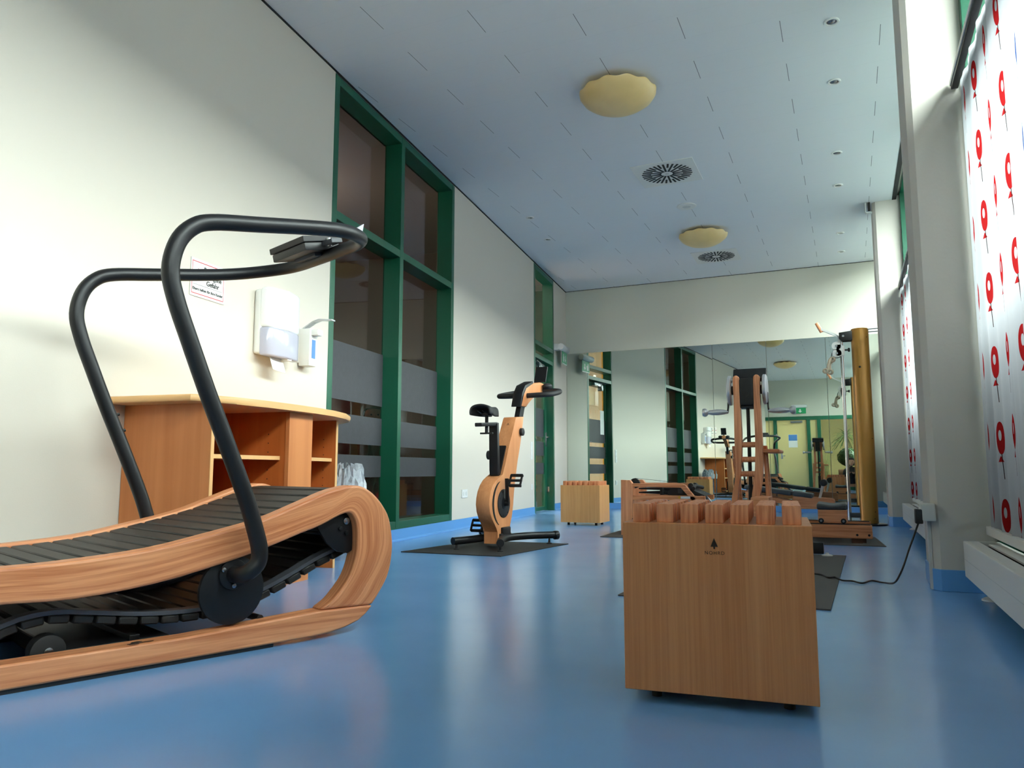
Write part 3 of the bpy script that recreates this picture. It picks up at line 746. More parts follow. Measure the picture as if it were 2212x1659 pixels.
td = thing('towel_dispenser', 'white paper towel dispenser on the left wall above the cabinet', 'dispenser', lw(3.525, 0.0, 1.225), WROT)
b = B().box(-0.165, 0.165, -0.055, 0.0, 0.012, 0.395, 0.02, seg=3); b.build('back_shell', 'white', td)
def dshell(z0, z1, d, b):
    poly = [(-0.165, -0.05), (-0.16, -0.085), (-0.14, -0.108), (-0.10, -0.12), (0.0, -0.127), (0.10, -0.12), (0.14, -0.108), (0.16, -0.085), (0.165, -0.05)]
    b.prism(poly, 'XY', z0, z1, d, 3); return b
dshell(0.165, 0.408, 0.018, B()).build('cover', 'white', td)
dshell(0.0, 0.168, 0.012, B()).build('window', 'clearpl', td)
B().box(0.015, 0.06, -0.118, -0.06, -0.008, 0.02, 0.004).build('lip', 'white', td)
pt = thing('paper_towel', 'white paper towel hanging out of the dispenser', 'paper towel', lw(3.525, 0.0, 1.225), WROT)
B().grid(lambda u, v: (-0.10 + 0.13 * u, -0.070 - 0.028 * v + 0.006 * math.sin(u * 3), 0.01 - 0.085 * v - 0.01 * u * v), 8, 6).build('sheet', 'paper', pt, normals=False).modifiers.new('thick', 'SOLIDIFY').thickness = 0.002

so = thing('soap_dispenser', 'white lever soap dispenser between towel dispenser and green frame', 'dispenser', lw(3.86, 0.0, 1.225), WROT)
B().box(-0.045, 0.045, -0.012, 0.0, 0.02, 0.25, 0.004).box(-0.045, 0.045, -0.09, -0.01, 0.0, 0.205, 0.008).build('body', 'white_matt', so)
B().box(-0.03, 0.03, -0.14, -0.06, 0.195, 0.235, 0.01).box(-0.045, 0.045, -0.09, 0.0, 0.195, 0.24, 0.006).build('spout', 'white', so)
B().sweep([(0, -0.02, 0.245), (0, -0.09, 0.285), (0, -0.135, 0.298), (0, -0.23, 0.290)], [(-0.022, -0.004), (0.022, -0.004), (0.022, 0.004), (-0.022, 0.004)], up=(0, 0, 1)).build('lever', 'alu', so)
B().box(-0.02, 0.02, -0.0925, -0.0895, 0.05, 0.17, 0.001).build('label_strip', 'blue', so, smooth=False)

def wplate(name, lbl, s, z, w, h, n, cat='socket', group=None):
    t = thing(name, lbl, cat, lw(s, 0.0, z), WROT, group)
    B().box(-w / 2, w / 2, -0.009, 0, -h / 2, h / 2, 0.003).build('plate', 'white', t, smooth=False)
    for i in range(n):
        x = (i - (n - 1) / 2) * w / n if w > h else 0
        zz = 0 if w > h else (i - (n - 1) / 2) * h / n
        B().cyl((x, -0.010, zz), (x, -0.0085, zz), 0.021, seg=18).build('outlet' if cat == 'socket' else 'rocker', 'grey_white', t)
wplate('wall_socket', 'white double wall socket left of the wooden bike', 6.79, 0.338, 0.15, 0.082, 2)
wplate('light_switch', 'tall white switch strip beside the exit door', 9.22, 0.83, 0.08, 0.23, 3, 'switch')
wplate('wall_socket', 'white single wall socket below the switch by the exit door', 9.22, 0.36, 0.08, 0.08, 1)

ex = thing('exit_sign', 'green exit sign hanging from a white tube lamp in the corner', 'exit sign', lw(10.55, 0.0, 2.40), WROT)
B().box(-0.10, -0.02, -0.07, 0, -0.05, 0.05, 0.006).build('wall_mount', 'white_matt', ex, smooth=False)
B().lathe([(0.045, -0.10), (0.052, -0.09), (0.052, 0.30), (0.045, 0.31)], (0, -0.10, 0), 'X', 28).build('lamp_tube', 'white', ex)
pn_ = B().box(0.0, 0.28, -0.104, -0.098, -0.24, -0.045, 0.001).build('sign_panel', 'signgreen', ex, smooth=False)
b = B(); 
b.prism([(0.17, -0.10), (0.20, -0.10), (0.20, -0.16), (0.225, -0.16), (0.185, -0.205), (0.145, -0.16), (0.17, -0.16)], 'XZ', -0.1055, -0.1045)
b.prism([(0.05, -0.09), (0.075, -0.09), (0.075, -0.20), (0.05, -0.20)], 'XZ', -0.1055, -0.1045)
b.prism([(0.085, -0.12), (0.12, -0.13), (0.10, -0.21), (0.085, -0.21)], 'XZ', -0.1055, -0.1045)
b.box(0.0, 0.28, -0.1052, -0.1042, -0.24, -0.225)
b.build('pictogram', 'white', pn_, smooth=False)

# second exit sign on the back wall (mirror)
ex2 = thing('exit_sign', 'green exit sign above the yellow door, seen in the mirror', 'exit sign', (-1.35, YB + 0.06, 2.52))
B().cyl((-0.25, 0, 0.05), (0.2, 0, 0.05), 0.05, seg=24).box(-0.05, 0.05, -0.06, 0, 0, 0.1).build('lamp_tube', 'white', ex2)
B().box(-0.17, 0.17, -0.003, 0.003, -0.18, 0.0).build('sign_panel', 'signgreen', ex2, smooth=False)
B().prism([(-0.02, -0.04), (0.02, -0.04), (0.02, -0.10), (0.06, -0.10), (0.0, -0.15), (-0.06, -0.10), (-0.02, -0.10)], 'XZ', 0.0035, 0.0045).build('pictogram', 'white', ex2, smooth=False)

# ------------------------------------------------------------------ curved beech cabinet on the left wall
cb = thing('shelf_cabinet', 'curved open beech cabinet against the left wall behind the treadmill', 'cabinet', W0, WROT)
def cyo(pts): return [(s, -o) for s, o in pts]
top = [(2.335, 0.003), (2.345, 0.455), (2.40, 0.49), (2.55, 0.535), (2.75, 0.565), (2.95, 0.578), (3.15, 0.578), (3.35, 0.56), (3.55, 0.515), (3.72, 0.45), (3.86, 0.365), (3.96, 0.26), (4.02, 0.15), (4.045, 0.003)]
B().prism(cyo(top), 'XY', 0.858, 0.89, 0.012, 3).build('tabletop', 'beech_edge', cb)
B().box(2.45, 2.469, -0.485, -0.003, 0.0, 0.858, 0.001).build('side_panel', 'beech', cb, smooth=False)
B().box(2.4495, 2.4695, -0.488, -0.485, 0.0, 0.858).build('edge_band', 'beech_edge', cb, smooth=False)
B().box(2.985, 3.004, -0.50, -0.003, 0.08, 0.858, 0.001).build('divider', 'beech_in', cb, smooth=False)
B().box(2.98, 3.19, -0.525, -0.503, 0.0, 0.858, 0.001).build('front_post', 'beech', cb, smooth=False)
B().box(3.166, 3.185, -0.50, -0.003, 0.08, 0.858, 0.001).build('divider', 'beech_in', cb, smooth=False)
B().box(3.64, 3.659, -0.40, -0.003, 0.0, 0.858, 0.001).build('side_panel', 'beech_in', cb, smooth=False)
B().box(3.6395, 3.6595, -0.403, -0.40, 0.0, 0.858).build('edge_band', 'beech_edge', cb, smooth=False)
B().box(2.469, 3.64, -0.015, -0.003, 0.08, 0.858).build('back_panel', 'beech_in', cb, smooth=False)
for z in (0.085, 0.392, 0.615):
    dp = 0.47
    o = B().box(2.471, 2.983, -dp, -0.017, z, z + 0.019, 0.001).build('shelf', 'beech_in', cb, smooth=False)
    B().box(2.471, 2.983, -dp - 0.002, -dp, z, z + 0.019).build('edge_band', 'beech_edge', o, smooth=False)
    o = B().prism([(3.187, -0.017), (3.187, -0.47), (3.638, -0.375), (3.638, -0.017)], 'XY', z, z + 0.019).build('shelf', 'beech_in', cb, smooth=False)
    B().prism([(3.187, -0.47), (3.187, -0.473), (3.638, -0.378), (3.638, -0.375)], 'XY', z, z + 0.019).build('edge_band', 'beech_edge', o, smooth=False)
b = B()
for s, yo in ((2.9845, -0.40), (3.6395, -0.32)):
    for i in range(14):
        z = 0.16 + i * 0.045
        if abs(z - 0.40) > 0.03 and abs(z - 0.625) > 0.025: b.cyl((s - 0.001, yo, z), (s + 0.0005, yo, z), 0.0028, seg=8)
b.build('peg_holes', 'dark', cb, smooth=False)

# bin with bag
bn = thing('waste_bin', 'perforated steel waste bin beside the cabinet', 'bin', lw(4.09, 0.20), WROT)
prof = [(0.125, 0.0), (0.128, 0.02), (0.130, 0.42), (0.134, 0.43)]
b = B().lathe(prof, seg=36); b.build('drum', 'steel', bn)
b = B()
for i in range(30):
    a = 2 * PI * i / 30
    for j in range(12):
        z = 0.05 + j * 0.03
        b.cyl((0.1285 * math.cos(a), 0.1285 * math.sin(a), z), (0.1312 * math.cos(a), 0.1312 * math.sin(a), z), 0.006, seg=6)
b.build('perforation', 'dark', bn, smooth=False)
bg = thing('bin_bag', 'crumpled grey plastic bag in the steel waste bin', 'bag', lw(4.09, 0.20, 0.412), WROT)
random.seed(4)
b = B(); rings = []; sg_ = 48
for i, (r, h) in enumerate([(0.137, -0.02), (0.142, 0.03), (0.14, 0.06), (0.128, 0.10), (0.115, 0.14), (0.10, 0.17), (0.085, 0.165)]):
    rings.append([b.bm.verts.new(((r + random.uniform(-.008, .008) * (1 + i * .3)) * math.cos(2 * PI * j / sg_), (r + random.uniform(-.008, .008) * (1 + i * .3)) * math.sin(2 * PI * j / sg_), h + (random.uniform(-.012, .014) * i * .5 if i else 0))) for j in range(sg_)])
for r0, r1 in zip(rings, rings[1:]):
    for j in range(sg_): b.bm.faces.new((r0[j], r0[(j + 1) % sg_], r1[(j + 1) % sg_], r1[j]))
b.build('film', 'bag', bg, smooth=False)

# ------------------------------------------------------------------ curved wooden treadmill
tm = thing('treadmill', 'curved wooden treadmill with black slatted belt and tall black handrail', 'treadmill', (-1.965, 1.269, 0), math.radians(69.5))
OUT = [(1.113, .087), (1.148, .13), (1.18, .18), (1.196, .24), (1.199, .305), (1.184, .383), (1.157, .43), (1.124, .466), (1.092, .49), (1.06, .504), (1.03, .508), (1.0, .506), (.927, .49), (.82, .451), (.688, .405), (.506, .365), (.344, .335), (.15, .319), (0, .314), (-.2, .318), (-.4, .335), (-.55, .36), (-.66, .368), (-.72, .34), (-.74, .28), (-.72, .2), (-.68, .088)]
INN = [(.905, .094), (.945, .117), (.975, .143), (1.019, .196), (1.044, .265), (1.047, .323), (1.043, .37), (1.03, .398), (1.016, .411), (1.0, .413), (.965, .403), (.894, .373), (.824, .352), (.74, .325), (.64, .295), (.5, .262), (.349, .234), (.156, .217), (0, .222), (-.2, .226), (-.4, .245), (-.52, .265), (-.6, .27), (-.64, .25), (-.65, .22), (-.64, .17), (-.6, .088)]
def ring_side(y0, y1):
    b = B(); bm = b.bm
    o = [(p.x, p.y) for p in smooth_path([(x, z, 0) for x, z in OUT], 3)]; n = [(p.x, p.y) for p in smooth_path([(x, z, 0) for x, z in INN], 3)]
    loops = [[bm.verts.new((x, y, z)) for x, z in src] for src, y in ((o, y0), (n, y0), (n, y1), (o, y1))]
    m = len(o)
    for a in range(4):
        l0, l1 = loops[a], loops[(a + 1) % 4]
        for i in range(m - 1): bm.faces.new((l0[i], l0[i + 1], l1[i + 1], l1[i]))
    for i in (0, m - 1): bm.faces.new([l[i] for l in loops])
    bm.verts.index_update(); uvc = {}; d = 0.0
    for i in range(m):
        if i: d += (V(o[i]) - V(o[i - 1])).length * .5 + (V(n[i]) - V(n[i - 1])).length * .5
        wd = (V(o[i]) - V(n[i])).length
        for l, vv in zip(loops, (wd, 0.0, 0.068, wd + 0.068)): uvc[l[i]] = (d, vv + (0.3 if l in loops[2:] else 0))
    ul = bm.loops.layers.uv.new('UVMap')
    for f in bm.faces:
        for lp in f.loops: lp[ul].uv = uvc[lp.vert]
    return b
LOW = [(-.70, .07), (-.6, .076), (0, .075), (.46, .074), (.905, .093), (1.10, .0865), (1.113, .085), (1.085, .060), (1.054, .040), (1.0, .025), (.942, .016), (.87, .012), (.7, .012), (-.6, .012), (-.68, .04)]
W_T = 0.76
for y0, y1, yb0, yb1 in ((0.0, 0.068, -0.004, 0.070), (W_T - 0.068, W_T, W_T - 0.070, W_T + 0.004)):
    o = ring_side(y0, y1).build('side_frame', 'ash_bent', tm)
    md = o.modifiers.new('round', 'BEVEL'); md.width = 0.009; md.segments = 3; md.angle_limit = math.radians(50); md.limit_method = 'ANGLE'
    o = B().prism(LOW, 'XZ', yb0, yb1).build('base_beam', 'ash', tm)
    md = o.modifiers.new('round', 'BEVEL'); md.width = 0.012; md.segments = 2; md.angle_limit = math.radians(50); md.limit_method = 'ANGLE'
    B().box(-0.62, 0.74, yb0 + 0.01, yb1 - 0.005, 0.0, 0.0125).build('rubber_strip', 'black_soft', tm, smooth=False)
BP = [(-.1, .304), (0, .304), (.17, .308), (.369, .327), (.536, .36), (.723, .405), (.86, .45), (.955, .482), (1.02, .492), (1.075, .478), (1.115, .43), (1.125, .37), (1.105, .315), (1.064, .28), (1.01, .255), (.936, .228), (.837, .183), (.749, .148), (.65, .118), (.545, .108), (.432, .11), (.325, .121), (.226, .137), (.132, .150), (.06, .144), (0, .125), (-.1, .10), (-.25, .105), (-.4, .14), (-.55, .19), (-.63, .225), (-.672, .27), (-.655, .325), (-.6, .347), (-.5, .342), (-.3, .318)]
path = [V((p.x, 0, p.y)) for p in smooth_path([(x, z, 0) for x, z in BP], 8, True)]
cum = [0.0]
for a, b_ in zip(path, path[1:] + path[:1]): cum.append(cum[-1] + (b_ - a).length)
tot = cum[-1]; ns = int(round(tot / 0.0605))
def path_at(d):
    d %= tot
    for i in range(len(path)):
        if cum[i + 1] >= d:
            a, b_ = path[i], path[(i + 1) % len(path)]; t = (d - cum[i]) / max(1e-9, cum[i + 1] - cum[i])
            return a.lerp(b_, t), (b_ - a).normalized()
b = B()
for i in range(ns):
    p, t = path_at((i + .5) * tot / ns)
    nrm = V((-t.z, 0, t.x))                       # outward: path runs forward on top
    mt = Matrix((( t.x, 0, nrm.x, p.x), (0, 1, 0, 0), (t.z, 0, nrm.z, p.z), (0, 0, 0, 1)))
    b.box(-0.0262, 0.0262, 0.082, W_T - 0.082, -0.018, 0.005, 0.004, mt, 1)
b.build('running_belt', 'slat', tm)
for yy in (0.105, W_T - 0.105):
    pts = []
    for i in range(150):
        p, t = path_at(i * tot / 150); nrm = V((-t.z, 0, t.x)); pts.append(p + V((0, yy, 0)) - nrm * 0.026)
    b = B(); n_ = 150; rr = []
    for i in range(n_):
        t = (pts[(i + 1) % n_] - pts[i - 1]).normalized(); nrm = V((-t.z, 0, t.x))
        rr.append([b.bm.verts.new(pts[i] + V((0, y, 0)) + nrm * h) for y, h in ((-.022, -.006), (.022, -.006), (.022, .006), (-.022, .006))])
    for i in range(n_):
        for j in range(4): b.bm.faces.new((rr[i][j], rr[i][(j + 1) % 4], rr[(i + 1) % n_][(j + 1) % 4], rr[(i + 1) % n_][j]))
    b.build('belt_strip', 'belt', tm)
for x, z, r in ((1.02, .40, .062), (-.59, .285, .045)):
    B().cyl((x, 0.07, z), (x, W_T - 0.07, z), r, seg=28).build('roller', 'black', tm)
for yy in (0.035, W_T - 0.05):
    B().prism([(.905, .366), (.96, .40), (1.022, .412), (1.05, .385), (1.062, .287), (1.03, .270), (.99, .278), (.945, .31), (.92, .345)], 'XZ', yy, yy + 0.015, 0.002).build('end_plate', 'black', tm)
b = B()
for x, z, r in ((1.018, .383, .0125),): b.cyl((x, 0.028, z), (x, 0.036, z), r, seg=18, bev=0.002)
b.build('bolt', 'steel', tm)
b = B()
for x, z in ((.995, .358), (1.02, .342)): b.cyl((x, 0.027, z), (x, 0.036, z), 0.008, seg=10, bev=0.001)
b.build('screw', 'black', tm)
for yy, sgn in ((0.022, -1), (W_T - 0.022, 1)):
    dk = B().cyl((.604, yy, .190), (.604, yy - sgn * 0.016, .190), 0.104, seg=48, bev=0.002).build('side_disc', 'black', tm)
    B().cyl((.601, yy + sgn * 0.012, .240), (.601, yy, .240), 0.046, seg=32, bev=0.002).build('mounting_flange', 'black', dk)
    b = B()
    for x, z in ((.566, .257), (.600, .206)): B().cyl((x, yy + sgn * 0.02, z), (x, yy + sgn * 0.01, z), 0.0075, seg=12, bev=0.0015).build('flange_bolt', 'steel', dk)
for ya, yb in ((0.10, 0.15), (W_T - 0.15, W_T - 0.10)):
    gw = B().cyl((0.127, ya, 0.070), (0.127, yb, 0.070), 0.045, seg=28, bev=0.006).build('guide_wheel', 'black_soft', tm)
    B().cyl((0.127, ya - 0.006, 0.070), (0.127, ya, 0.070), 0.012, seg=14, bev=0.002).build('wheel_hub', 'steel', gw)
B().box(0.33, 0.36, 0.09, W_T - 0.09, 0.025, 0.085, 0.003).build('cross_plate', 'black', tm, smooth=False)
B().prism([(1.03, 0.0), (1.055, 0.0), (1.062, 0.045), (1.03, 0.02)], 'XZ', 0.03, 0.055).build('clip', 'clearpl', tm, smooth=False, loc=(0.02, 0.03, 1.445))
B().cyl((0.72, 0.06, 0.085), (0.72, W_T - 0.06, 0.085), 0.011, seg=12).build('cross_rod', 'black', tm)
B().box(0.15, 0.45, 0.10, W_T - 0.10, 0.02, 0.07, 0.006).build('cross_member', 'black', tm, smooth=False)
half = [(.602, 0.01, .240), (.602, -0.028, .241), (.618, -0.054, .252), (.642, -0.062, .278), (.645, -0.062, .320), (.625, -0.062, .39), (.592, -0.062, .483), (.52, -.062, .655), (.46, -.062, .793), (.40, -.062, .94), (.355, -.062, 1.055), (.334, -.062, 1.143), (.350, -.062, 1.228), (.391, -.062, 1.285), (.452, -.061, 1.315), (.60, -.061, 1.343), (.824, -.060, 1.384), (.93, -.04, 1.404), (1.005, .004, 1.418), (1.078, .072, 1.432), (1.113, .15, 1.438), (1.12, .25, 1.439)]
full = half + [(x, W_T - y, z) for x, y, z in reversed(half)]
B().tube(smooth_path(full, 5), 0.0255, 20).build('handrail', 'black', tm)
b = B()
for x, z in ((.497, .712), (.472, .772)): b.cyl((x + .02, W_T + .062, z), (x + .032, W_T + .062, z + .004), 0.006, seg=8)
b.build('handrail_screw', 'black', tm, smooth=False)
mt = Matrix.Translation((1.085, 0.46, 1.478)) @ Matrix.Rotation(math.radians(-14), 4, 'Y')
b = B().box(-0.10, 0.06, -0.13, 0.13, -0.030, 0.002, 0.006, mt); cs = b.build('console', 'black', tm)
B().box(-0.105, 0.065, -0.135, 0.135, 0.004, 0.028, 0.003, mt).build('screen', 'ink', cs, smooth=False)
B().box(-0.02, 0.03, -0.20, -0.12, -0.016, 0.002, 0.003, mt).box(-0.03, 0.03, -0.08, 0.08, -0.045, -0.016, 0.003, mt).build('bracket', 'grey_pad', cs, smooth=False)
B().cyl(mt @ V((0.0, -0.15, 0.012)), mt @ V((0.0, -0.15, -0.02)), 0.010, seg=14).build('knob', 'steel', cs)
b = B(); b.box(0.30, 0.325, -0.0045, 0.0, 0.077, 0.0775); b.prism([(0.31, 0.02), (0.33, 0.02), (0.345, 0.028), (0.335, 0.036), (0.318, 0.034)], 'XY', 0.0755, 0.0763); b.box(0.30, 0.37, 0.012, 0.016, 0.0755, 0.0763)
b.build('brand_mark', 'burn', tm, smooth=False)

# ------------------------------------------------------------------ wooden exercise bike on its mat
tag(B().prism([(-2.879, 4.56), (-2.125, 4.584), (-2.01, 5.571), (-2.764, 5.548)], 'XY', 0.0005, 0.006, 0.001).build('exercise_mat', 'mat', smooth=False), 'black mat under the wooden exercise bike', 'mat')
bx = -2.415
bi = thing('exercise_bike', 'pale wooden exercise bike with black saddle and looped handlebar', 'exercise bike', (bx, 5.13, 0.006))
def by(y): return y - 5.13
fr = [(5.524, .985), (5.48, .86), (5.445, .748), (5.40, .64), (5.373, .556), (5.345, .46), (5.326, .389), (5.315, .31), (5.30, .232), (5.27, .18), (5.235, .127), (5.215, .08), (5.21, .03), (5.03, .03), (5.04, .114), (5.02, .145), (4.985, .172), (4.94, .212), (4.908, .26), (4.894, .314), (4.90, .36), (4.922, .41), (4.96, .455), (5.01, .487), (5.065, .510), (5.125, .525), (5.18, .63), (5.234, .741), (5.30, .85), (5.365, .962), (5.375, .972)]
fo = B().prism([(by(y), z) for y, z in fr], 'YZ', -0.055, 0.055, 0.006, 2).build('frame', 'bike_wood', bi)
for sx in (1, -1):
    x0, x1 = (0.0545, 0.058) if sx > 0 else (-0.058, -0.0545)
    o_ = []; i_ = []
    for k in range(19):
        a = math.radians(112 + 130 * k / 18); w = 0.020 * math.sin(PI * (k + .6) / 19.2)
        o_.append((0.005 + (0.172 + w) * math.cos(a), .317 + (0.172 + w) * math.sin(a))); i_.append((0.005 + (0.172 - w * .3) * math.cos(a), .317 + (0.172 - w * .3) * math.sin(a)))
    B().prism(o_ + i_[::-1], 'YZ', x0, x1).build('flywheel_slot', 'dark', fo, smooth=False)
    B().cyl((sx * 0.05, 0.005, .317), (sx * 0.063, 0.005, .317), 0.104, seg=44, bev=0.002).build('crank_cover', 'black_soft', bi)
b = B()
for k in range(7): b.cyl((0.062, 0.005 + 0.088 * math.cos(k * .9), .317 + 0.088 * math.sin(k * .9)), (0.0645, 0.005 + 0.088 * math.cos(k * .9), .317 + 0.088 * math.sin(k * .9)), 0.0055, seg=8)
b.build('cover_screw', 'dark', bi, smooth=False)
B().lathe([(0.045, 0.062), (0.045, 0.066), (0.02, 0.07), (0.016, 0.095)], (0, 0.005, .317), 'X', 24).build('crank_hub', 'black', bi)
def crank(sx, dy, dz):
    x = sx * 0.088; p0 = V((x, 0.005, .317)); p1 = V((x, 0.005 + dy, .317 + dz))
    d = (p1 - p0).normalized()
    ck = B().sweep([p0 - d * 0.015, p0 + d * .08, p1 + d * 0.015], [(-.008, -.012), (.008, -.012), (.008, .012), (-.008, .012)], up=(1, 0, 0)).build('crank_arm', 'black', bi)
    c = p1 + V((sx * 0.075, 0, 0)); b = B()
    for yy in (-0.042, 0.042): b.box(c.x - 0.048, c.x + 0.048, c.y + yy - 0.008, c.y + yy + 0.008, c.z - 0.012, c.z + 0.012, 0.003)
    for xx in (-0.048, 0.04): b.sweep([(c.x + xx, c.y - 0.045, c.z), (c.x + xx, c.y, c.z + 0.001), (c.x + xx, c.y + 0.045, c.z)], [(-.005, -.008), (.005, -.008), (.005, .008), (-.005, .008)], up=(0, 0, 1))
    for xx in (-0.03, -0.005, 0.02):
        for yy in (-0.042, 0.042): b.cyl((c.x + xx, c.y + yy, c.z - 0.016), (c.x + xx, c.y + yy, c.z + 0.016), 0.004, seg=6)
    b.cyl((p1.x, c.y, c.z), (c.x + sx * 0.045, c.y, c.z), 0.010, seg=12)
    bmesh.ops.rotate(b.bm, cent=c, matrix=Matrix.Rotation(math.radians(62), 3, 'X'), verts=b.bm.verts[:])
    b.build('pedal', 'black', ck, smooth=False)
crank(1, -0.012, 0.168); crank(-1, 0.012, -0.168)
b = B().prism([(by(5.066), .905), (by(5.078), .56), (by(5.082), .525), (by(5.10), .514), (by(5.128), .519), (by(5.142), .532), (by(5.244), .735), (by(5.222), .747), (by(5.130), .562), (by(5.118), .556), (by(5.112), .57), (by(5.100), .912)], 'YZ', -0.034, 0.034, 0.003)
b.build('seat_support', 'black', bi)
B().lathe([(0.026, -0.056), (0.033, -0.054), (0.033, -0.036), (0.026, -0.033)], (0, by(5.095), .672), 'X', 24).build('adjusting_knob', 'black_soft', bi)
mt = Matrix.Translation((0, by(4.965), .893)) @ Matrix.Rotation(math.radians(4), 4, 'X')
B().box(-0.028, 0.028, -0.145, 0.13, -0.014, 0.014, 0.006, mt).build('seat_slide', 'black', bi)
B().cyl((0, by(4.96), .83), (0, by(4.96), .985), 0.013, seg=14).box(-0.05, 0.05, by(4.95), by(4.97), .822, .834, 0.002).box(-0.03, 0.03, by(4.92), by(5.0), .955, .975, 0.006).build('seat_post', 'black', bi)
sd = B(); NV = 14; NU = 17
def saddle(u, v):
    y = -0.12 + 0.25 * v; w = 0.060 * (1 - v) ** 1.3 * (1 - (1 - min(1, v * 6)) ** 2 * .35) + 0.022 + 0.01 * (1 - v)
    a = (u - .5) * PI * 1.15
    return (w * math.sin(a), y, 0.032 * math.cos(a) + 0.016 * (1 - v) ** 2 + 0.012 * v * v - 0.025 - 0.03 * max(0, abs(a) - 1.1))
sd.grid(saddle, NU, NV)
o = sd.build('saddle', 'black_soft', bi, loc=(0, by(4.965), 1.0)); o.modifiers.new('thick', 'SOLIDIFY').thickness = -0.012
for xx in (-0.02, 0.02): B().tube([(xx, by(4.85), .985), (xx, by(4.93), .968), (xx, by(5.0), .968), (xx * .6, by(5.08), .985)], 0.0035, 8).build('saddle_rail', 'black', bi)
mt = Matrix.Translation((0, by(5.57), 1.04)) @ Matrix.Rotation(math.radians(-24), 4, 'X')
B().box(-0.022, 0.022, -0.035, 0.035, -0.12, 0.12, 0.003, mt).build('steering_post', 'black', bi, smooth=False)
B().prism([(by(5.50), 1.07), (by(5.62), 1.07), (by(5.71), 1.13), (by(5.80), 1.185), (by(6.05), 1.24), (by(6.06), 1.30), (by(5.93), 1.305), (by(5.75), 1.275), (by(5.60), 1.225), (by(5.55), 1.17)], 'YZ', -0.036, 0.036, 0.008).build('handlebar_head', 'bike_wood', bi)
B().prism([(by(5.485), 1.065), (by(5.51), 1.065), (by(5.56), 1.17), (by(5.61), 1.225), (by(5.76), 1.276), (by(5.75), 1.295), (by(5.59), 1.245), (by(5.53), 1.18)], 'YZ', -0.04, 0.04, 0.003).build('head_trim', 'black', bi)
hb = [(0.0, by(5.64), 1.165), (0.12, by(5.63), 1.165), (0.205, by(5.64), 1.168), (0.237, by(5.70), 1.178), (0.237, by(5.82), 1.20), (0.205, by(5.93), 1.222), (0.12, by(5.98), 1.236), (0.0, by(5.99), 1.24)]
hb = hb + [(-x, y, z) for x, y, z in hb[-2:0:-1]]
B().tube(smooth_path(hb, 6, True), 0.021, 14, True).build('handlebar', 'black_soft', bi)
for sx in (1, -1): B().ball((sx * 0.075, by(5.99), 1.275), 0.035, 14, (1.2, 1.5, .8)).build('elbow_pad', 'black_soft', bi)
mt = Matrix.Translation((0.0, by(6.03), 1.385)) @ Matrix.Rotation(math.radians(-20), 4, 'X') @ Matrix.Rotation(math.radians(0), 4, 'Z')
B().box(-0.055, 0.055, -0.006, 0.006, -0.075, 0.075, 0.006, mt).box(-0.012, 0.012, -0.004, 0.012, -0.11, -0.06, 0.002, mt).build('display_holder', 'black', bi, smooth=False)
B().lathe([(0.024, 0.054), (0.030, 0.056), (0.030, 0.078), (0.022, 0.082)], (0, by(5.455), .86), 'X', 24).build('height_knob', 'black_soft', bi)
b = B().prism([(-0.006, 0), (0.006, 0), (0, 0.014)], 'XZ', 0, 0.001).box(-0.012, 0.012, 0, 0.001, -0.006, -0.0035)
b.build('brand_mark', 'burn', bi, smooth=False, loc=(0, by(5.337), .915), rot=(math.radians(-30), 0, 0))
B().box(-0.075, 0.075, by(5.06), by(5.24), 0.05, 0.10, 0.01).box(0.05, 0.075, by(5.09), by(5.23), 0.08, 0.145, 0.012).box(-0.075, -0.05, by(5.09), by(5.23), 0.08, 0.145, 0.012).build('base_bracket', 'black', bi)
for sx in (1, -1):
    st = B().tube(smooth_path([(sx * 0.185, by(4.80), .060), (sx * 0.13, by(4.93), .062), (sx * 0.085, by(5.08), .066), (sx * 0.10, by(5.22), .068), (sx * 0.19, by(5.40), .068), (sx * 0.30, by(5.53), .066)], 6), 0.027, 16).build('stand_tube', 'black', bi)
    for yy, xx in ((4.83, 0.172), (5.50, 0.275)):
        B().lathe([(0.022, 0.0), (0.022, 0.006), (0.009, 0.012), (0.007, 0.045)], (sx * xx, by(yy), 0.0), seg=16).build('foot', 'black_soft', st)
    wl_ = B().cyl((sx * 0.30, by(5.53), .064), (sx * 0.325, by(5.56), .064), 0.034, seg=22, bev=0.006).build('transport_wheel', 'black', st)
    B().cyl((sx * 0.324, by(5.559), .064), (sx * 0.328, by(5.563), .064), 0.009, seg=14).build('wheel_cap', 'cyan', wl_)

# ------------------------------------------------------------------ wooden stools full of upright sticks
def stool():
    t = thing('stick_stool', 'wooden stool box with square sticks and a burnt tree logo, nearest the camera', 'stool', (-0.3225, 2.068, 0), math.radians(4.4), 'wooden stick stools')
    B().box(-0.2215, 0.2215, -0.186, 0.186, 0.03, 0.431, 0.0015, seg=1).build('box', 'oak', t, smooth=False)
    for x in (-0.17, 0.17):
        for y in (-0.13, 0.13):
            B().cyl((x * .92, y * .85, 0.0), (x * .92, y * .85, 0.031), 0.013, seg=16).build('castor', 'black_soft', t)
    lg = B().prism([(-0.0085, 0.3775), (0.0085, 0.3775), (0.0, 0.398)], 'XZ', -0.1868, -0.1862).box(-0.0018, 0.0018, -0.1868, -0.1862, 0.3722, 0.3778)
    lo = lg.build('logo', 'burn', t, smooth=False)
    text('lettering', 'NOHRD', 0.0115, 'burn', lo, (0.0004, -0.1862, 0.3625), RT, depth=0.0003, spacing=1.2)
    base = B().box(-0.0215, 0.0215, -0.0205, 0.0205, 0.0, 0.0465, 0.004).build('stick', 'stick', t)
    for i in range(7):
        for j in range(6):
            o = base if (i == 0 and j == 0) else base.copy()
            if o is not base: C.objects.link(o)
            o.parent = t; o.location = (-0.178 + i * 0.0593, -0.144 + j * 0.0576, 0.4305)
    return t
st1 = stool()
